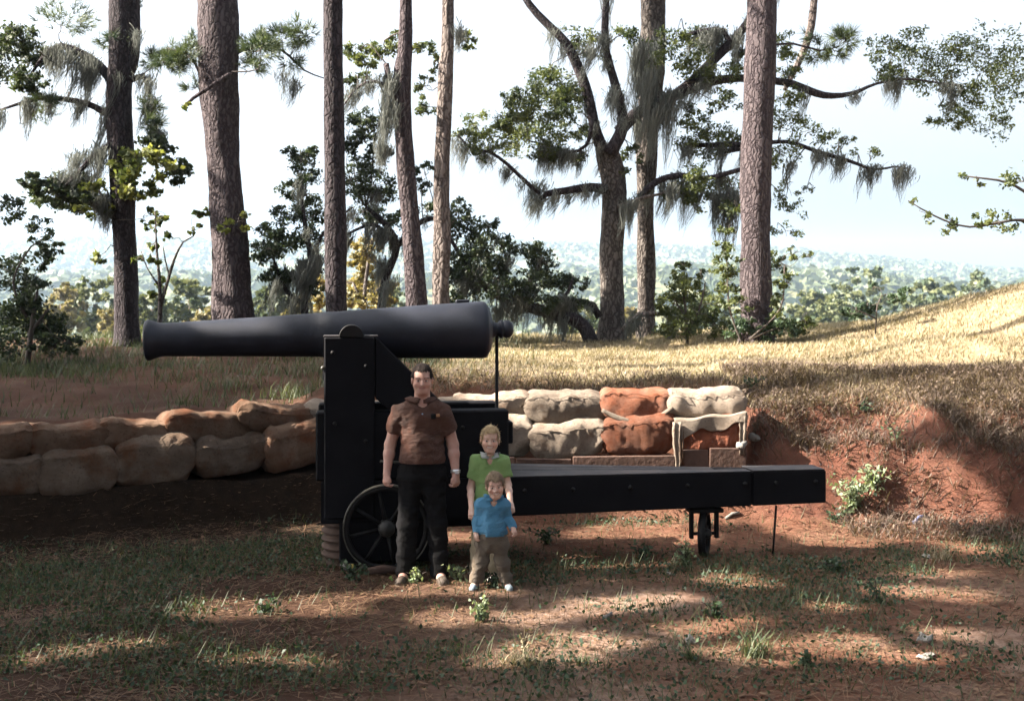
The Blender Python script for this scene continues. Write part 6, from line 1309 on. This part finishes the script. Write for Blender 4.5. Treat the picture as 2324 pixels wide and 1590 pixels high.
# ------------------------------------------------------------------ single plants
def ground_at(u, v):
    """ground point on the sight line"""
    a = (u - UC) / FOC; b = (v - VH) / FOC; ds = np.arange(5.0, 24, 0.01); m = np.argmax(CAM_H - b * ds <= zg(a * ds, ds)); d = ds[m]; return np.array([a * d, d, float(zg(a * d, d))])
def weed(u, v, hpx, wpx, nst, mat, seed, label, size=0.045, nl=14, name='weed_plant', asp=0.55, cat='weed'):
    p = ground_at(u, v); g = rng(seed); d = p[1]; h_ = hpx / FOC * d; w_ = wpx / 2 / FOC * d; root = empty(name, tuple(p)); mb = MB(); lf = MB()
    for k in range(nst):
        e = np.array([g.uniform(-1, 1) * w_, g.uniform(-1, 1) * w_ * 0.7, h_ * g.uniform(0.65, 1.05)]); c = np.array([e[0] * 0.25, e[1] * 0.25, h_ * 0.5])
        pts, r = resample([(0, 0, -0.03), c, e], [0.005, 0.004, 0.002], 0.05); V, F = tube(pts, r, 4, cap=False); mb.add(V, F)
        t = g.uniform(0.25, 1, nl); i = (t * (len(pts) - 1)).astype(int); C = pts[i] + g.normal(0, size * 0.6, (nl, 3)); lf.add(*leaf_cards(C, size, g, np.clip(g.normal(0.5, 0.28, nl), 0, 1), 0.1, asp))
    mb.build('stem', M['twig'] if mat != 'straw' else M['straw'], root); lf.build('leaves', M[mat], root); tag(root, label, cat); return root
def tuft(u, v, hpx, n, mat, seed, label, wpx=30):
    p = ground_at(u, v); g = rng(seed); d = p[1]; root = empty('grass_tuft', tuple(p)); mb = MB()
    C = np.stack([g.normal(0, wpx / 4 / FOC * d, n), g.normal(0, wpx / 5 / FOC * d, n), np.full(n, -0.01)], -1)
    mb.add(*blades(C, hpx / FOC * d, 0.008, g, np.clip(g.normal(0.5, 0.25, n), 0, 1), 0.45, 0.5)); mb.build('blades', M[mat], root); tag(root, label, 'grass tuft')
weed(800, 1318, 45, 90, 9, 'weed', 601, 'clump of green weeds left of the man, before the wheel')
weed(945, 1322, 34, 60, 6, 'pale_weed', 602, 'pale leafy weed between the man\'s shoes')
weed(1040, 1318, 45, 60, 6, 'pale_weed', 603, 'sunlit weed between the man and the boys')
weed(1090, 1410, 62, 75, 9, 'pale_weed', 604, 'bright sunlit weed in the foreground below the boys', 0.04, 20)
weed(1120, 1335, 40, 60, 6, 'weed', 605, 'low weed at the small boy\'s feet')
weed(1555, 1285, 60, 90, 9, 'pale_weed', 606, 'pale leafy weed left of the rear wheel', 0.045, 16)
weed(1460, 1270, 40, 80, 7, 'weed', 607, 'spreading weed under the middle of the platform')
weed(1240, 1235, 40, 110, 7, 'weed', 608, 'ferny weed under the platform beside the boys', 0.05)
weed(1620, 1400, 46, 60, 6, 'weed', 609, 'dark weed on the pale soil below the rear wheel')
weed(1990, 1370, 70, 60, 5, 'weed', 610, 'tall thin weed in the right foreground')
weed(1900, 1300, 34, 120, 8, 'weed', 611, 'broad weed patch right of the thin prop rod')
weed(600, 1392, 36, 80, 7, 'weed', 612, 'weed standing in the sunlit patch left of the man')
weed(1830, 1512, 34, 30, 5, 'weed', 613, 'small dark weed near the lower right edge')
weed(1190, 1480, 62, 40, 4, 'straw', 614, 'dry pale stalk in the lower middle foreground', 0.03, 6)
weed(1930, 1170, 92, 120, 13, 'pale_weed', 615, 'bluish leafy bush growing on the red bank beyond the platform end', 0.06, 26, 'bank_bush', 0.5, 'bush')
weed(1985, 1110, 50, 80, 9, 'pale_weed', 616, 'upper leafy sprig of greenery on the red bank', 0.06, 22, 'bank_bush', 0.5, 'bush')
weed(2035, 1010, 60, 60, 5, 'pale_weed', 617, 'thin pale sapling sprouting from the bank at right', 0.05, 10)
weed(1960, 935, 30, 70, 5, 'weed', 618, 'green sprig among dead brush on the right bank')
weed(1895, 1185, 30, 80, 7, 'weed', 619, 'dark green weed at the bank foot right of the platform')
weed(1700, 890, 40, 90, 7, 'weed', 620, 'green weed on the lip above the right sandbags')
tuft(1712, 1490, 70, 110, 'grass', 631, 'tall green grass tuft in the lower right foreground', 60)
tuft(1572, 1500, 46, 60, 'grass', 632, 'small grass tuft left of the tall one in front')
tuft(1185, 1510, 44, 130, 'straw', 633, 'dry yellow grass tuft at the lower middle edge', 110)
tuft(1320, 1508, 34, 50, 'grass', 634, 'low grass tuft right of the dry yellow one')
tuft(2140, 1270, 40, 110, 'straw', 635, 'straw-coloured grass tuft at the right edge', 110)
tuft(420, 1450, 30, 60, 'grass', 636, 'low grass tuft in the left foreground', 60)
tuft(520, 880, 40, 160, 'grass', 637, 'shaded grass hummock below the cannon muzzle', 160)
tuft(680, 900, 44, 160, 'grass', 638, 'second shaded grass hummock under the cannon barrel', 150)
# stones and litter
stone(1378, 1410, 0.08, 0.055, 0.06, 'rounded pale stone in the centre right foreground', 41)
stone(2105, 1263, 0.08, 0.015, 0.04, 'pale fallen leaf litter at the right side of the clearing', 42, 'white_litter', 'litter')
stone(2100, 1457, 0.09, 0.03, 0.06, 'upper white stone near the lower right corner', 43)
stone(2102, 1494, 0.12, 0.035, 0.08, 'lower flat white stone near the lower right corner', 44)
stone(1520, 1305, 0.05, 0.02, 0.04, 'small white chip on the soil below the rear wheel', 45, 'white_litter', 'litter')
stone(1565, 1460, 0.05, 0.03, 0.04, 'tiny grey pebble in the right foreground', 46)
stone(1985, 1190, 0.06, 0.03, 0.04, 'small pale stone at the foot of the bank', 47)
stone(1712, 1166, 0.14, 0.10, 0.10, 'crumpled pale rag lying behind the platform by the rear wheel', 48, 'white_litter', 'rag')
def stick(u0, v0, u1, v1, r, mat, label, name='stick'):
    a = ground_at(u0, v0); b = ground_at(u1, v1); c = (a + b) / 2; pts = np.stack([a, c + (0, 0, 0.02), b]) + (0, 0, r)
    V, F = tube(pts - c, [r, r * 1.1, r * 0.8], 7, 0.1, 3); tag(link(name, np_mesh(name, V, F, M[mat], None, True), None, tuple(c)), label, name.replace('_', ' '))
stick(1645, 1182, 1678, 1166, 0.016, 'white_litter', 'pale broken stick on the sunlit soil behind the rear wheel')
stick(2072, 1190, 2100, 1174, 0.018, 'blue_litter', 'blue tube lying on the bank foot at right', 'tube')
stick(835, 1306, 905, 1304, 0.035, 'board', 'old timber lying on the ground behind the man\'s feet', 'timber')

# ------------------------------------------------------------------ valley trees and far forest
def far_tree(u, v_top, wpx, d, mat, seed, label, tint=(0, 1), n=1700):
    top = P(u, v_top, d); r = wpx / 2 / FOC * d; zb = float(zg(top[0], d)); t = Tree('valley_tree', label, (top[0], d), seed, 'tree', 'trees in the valley', 'oak_bark')
    hc = top[2] - r * 0.9; t.limb([t.base + (0, 0, -1), t.base + (0.2, 0, (hc - zb) * 0.5), (top[0], d, hc)], [0.35, 0.28, 0.12], 'trunk', seg=8, step=3)
    g_ = t.g; m = 26
    for k in range(m):
        c = in_ball(1, g_, (top[0], d, hc), (r, r, r * 0.95), 0.45)[0]; t.clump(c, r * 0.36, n // m, mat=mat, size=0.40 * d / 80, twigs=0, tint=tint, asp=0.7, up=0)
    mid = np.array([top[0], d, hc - r * 1.2]); t.clump(mid, r * 0.9, n // 3, mat=mat, size=0.5 * d / 80, twigs=0, tint=tint, asp=0.7, up=0); t.finish()
for i, (u, vt, w_, d, mat, lb) in enumerate((
        (215, 632, 130, 85, 'far_leaf', 'round green valley tree left of the vine-clad pine'), (140, 650, 90, 78, 'far_yellow', 'yellowing valley tree near the left edge'), (60, 690, 100, 80, 'far_leaf', 'green valley tree at the far left edge'),
        (265, 690, 90, 70, 'far_yellow', 'pale yellow valley tree beside the vine-clad pine'), (430, 628, 110, 88, 'far_leaf', 'tall pale valley tree behind the thin sapling'), (345, 660, 90, 80, 'far_leaf', 'valley tree between vine-clad pine and sapling'), (470, 690, 110, 72, 'far_yellow', 'tan valley tree beside the thick pine foot'),
        (620, 640, 110, 86, 'far_leaf', 'hazy valley tree right of the thick pine'), (680, 680, 90, 76, 'far_yellow', 'golden valley tree behind the drooping evergreen'), (900, 650, 110, 84, 'far_leaf', 'valley tree glimpsed behind the leaning pine'), (560, 700, 80, 74, 'far_leaf', 'lower valley tree right of the thick pine'),
        (1050, 690, 100, 80, 'far_leaf', 'valley tree behind the pale slender pine'), (1330, 690, 90, 82, 'far_leaf', 'valley tree left of the forked oak trunk'), (1430, 700, 60, 80, 'far_yellow', 'tan valley tree between the two oak trunks'), (1840, 655, 110, 150, 'far_leaf', 'hazy valley tree right of the right pine'), (1950, 622, 150, 170, 'far_leaf', 'broad hazy valley tree above the right mound'), (1880, 680, 90, 130, 'far_leaf', 'low bluish valley tree by the mound foot'), (2090, 640, 130, 165, 'far_leaf', 'pale valley tree behind the mound crest'), (2210, 620, 140, 170, 'far_leaf', 'faint valley tree at the right edge'), (1600, 665, 120, 140, 'far_leaf', 'hazy valley tree behind the grey-green bush'))):
    far_tree(u, vt, w_, d, mat, 700 + i, lb)
ico = bmesh.new(); bmesh.ops.create_icosphere(ico, subdivisions=2, radius=1); IV1 = np.array([v.co[:] for v in ico.verts]); IF1 = np.array([[v.index for v in f_.verts] for f_ in ico.faces]); ico.free()
ico = bmesh.new(); bmesh.ops.create_icosphere(ico, subdivisions=1, radius=1); IV0 = np.array([v.co[:] for v in ico.verts]); IF0 = np.array([[v.index for v in f_.verts] for f_ in ico.faces]); ico.free()
g = rng(900)
def blobs(n, y0, y1, r0, r1, IV, IF, pw):
    a = g.uniform(-0.62, 0.62, n); y = y0 + (y1 - y0) * g.random(n) ** pw; x = a * y; z = zg(x, y); r = g.uniform(r0, r1, n)
    V = IV[None] * (r[:, None, None] * np.stack([np.ones(n), np.ones(n), g.uniform(0.55, 1.0, n)], -1)[:, None]); V = V * (1 + 0.13 * g.normal(size=(n, len(IV), 1)))
    V = V + np.stack([x, y, z + r * 0.55], -1)[:, None]; F = IF[None] + (np.arange(n) * len(IV))[:, None, None]
    return V.reshape(-1, 3), F.reshape(-1, 3), np.repeat(np.clip(g.normal(0.30, 0.30, n), 0, 1), len(IV))
def crowns(n, y0, y1, r0, r1, pw, k):
    """far crowns as heaps of leafy patches"""
    a = g.uniform(-0.62, 0.62, n); y = y0 + (y1 - y0) * g.random(n) ** pw; x = a * y; z = zg(x, y); r = g.uniform(r0, r1, n)
    d = unit(g.normal(size=(n, k, 3))); d[..., 2] = np.abs(d[..., 2]); C = np.stack([x, y, z + r * 0.3], -1)[:, None] + d * (r[:, None, None] * g.uniform(0.6, 1.0, (n, k, 1))) * np.array([1, 1, 1.1])
    t = np.repeat(np.clip(g.normal(0.28, 0.13, n), 0, 1), k) + g.normal(0, 0.05, n * k); C = C.reshape(-1, 3); m = len(C)
    nn = unit(d.reshape(-1, 3) + 0.2 * g.normal(size=(m, 3))); e1 = unit(np.cross(nn, g.normal(size=(m, 3)))); e2 = np.cross(nn, e1); L = (np.repeat(r, k) * g.uniform(0.45, 0.8, m))[:, None]
    V = np.stack([C - e1 * L, C - e2 * L * 0.7, C + e1 * L, C + e2 * L * 0.7], 1).reshape(-1, 3); return V, np.arange(4 * m).reshape(-1, 4), np.repeat(np.clip(t, 0, 1), 4)
mb = MB(); mb.add(*crowns(1700, 105, 480, 2.8, 5.0, 0.8, 24)); mb.add(*crowns(9500, 450, 2050, 3.5, 7.5, 0.75, 10))
tag(mb.build('distant_forest', M['far_leaf']), 'hazy blue-green forest covering the valley and far hills', 'forest', kind='stuff')

# ------------------------------------------------------------------ the air between here and the hills
hz = bpy.data.meshes.new('haze'); bm = bmesh.new(); bmesh.ops.create_cube(bm, size=1)
for v in bm.verts: v.co = Vector((v.co.x * 5200, 900 + v.co.y * 4600, -60 + (v.co.z + 0.5) * 240))
bm.to_mesh(hz); bm.free(); m = bpy.data.materials.new('haze'); m.use_nodes = True; n = m.node_tree
for x in list(n.nodes):
    if x.type == 'BSDF_PRINCIPLED': n.nodes.remove(x)
pv = n.nodes.new('ShaderNodeVolumePrincipled'); pv.inputs['Color'].default_value = (0.58, 0.76, 1.0, 1); pv.inputs['Density'].default_value = 0.0002; pv.inputs['Anisotropy'].default_value = 0.3
n.links.new(pv.outputs[0], n.nodes['Material Output'].inputs['Volume']); hz.materials.append(m)
tag(link('haze', hz), kind='stuff')
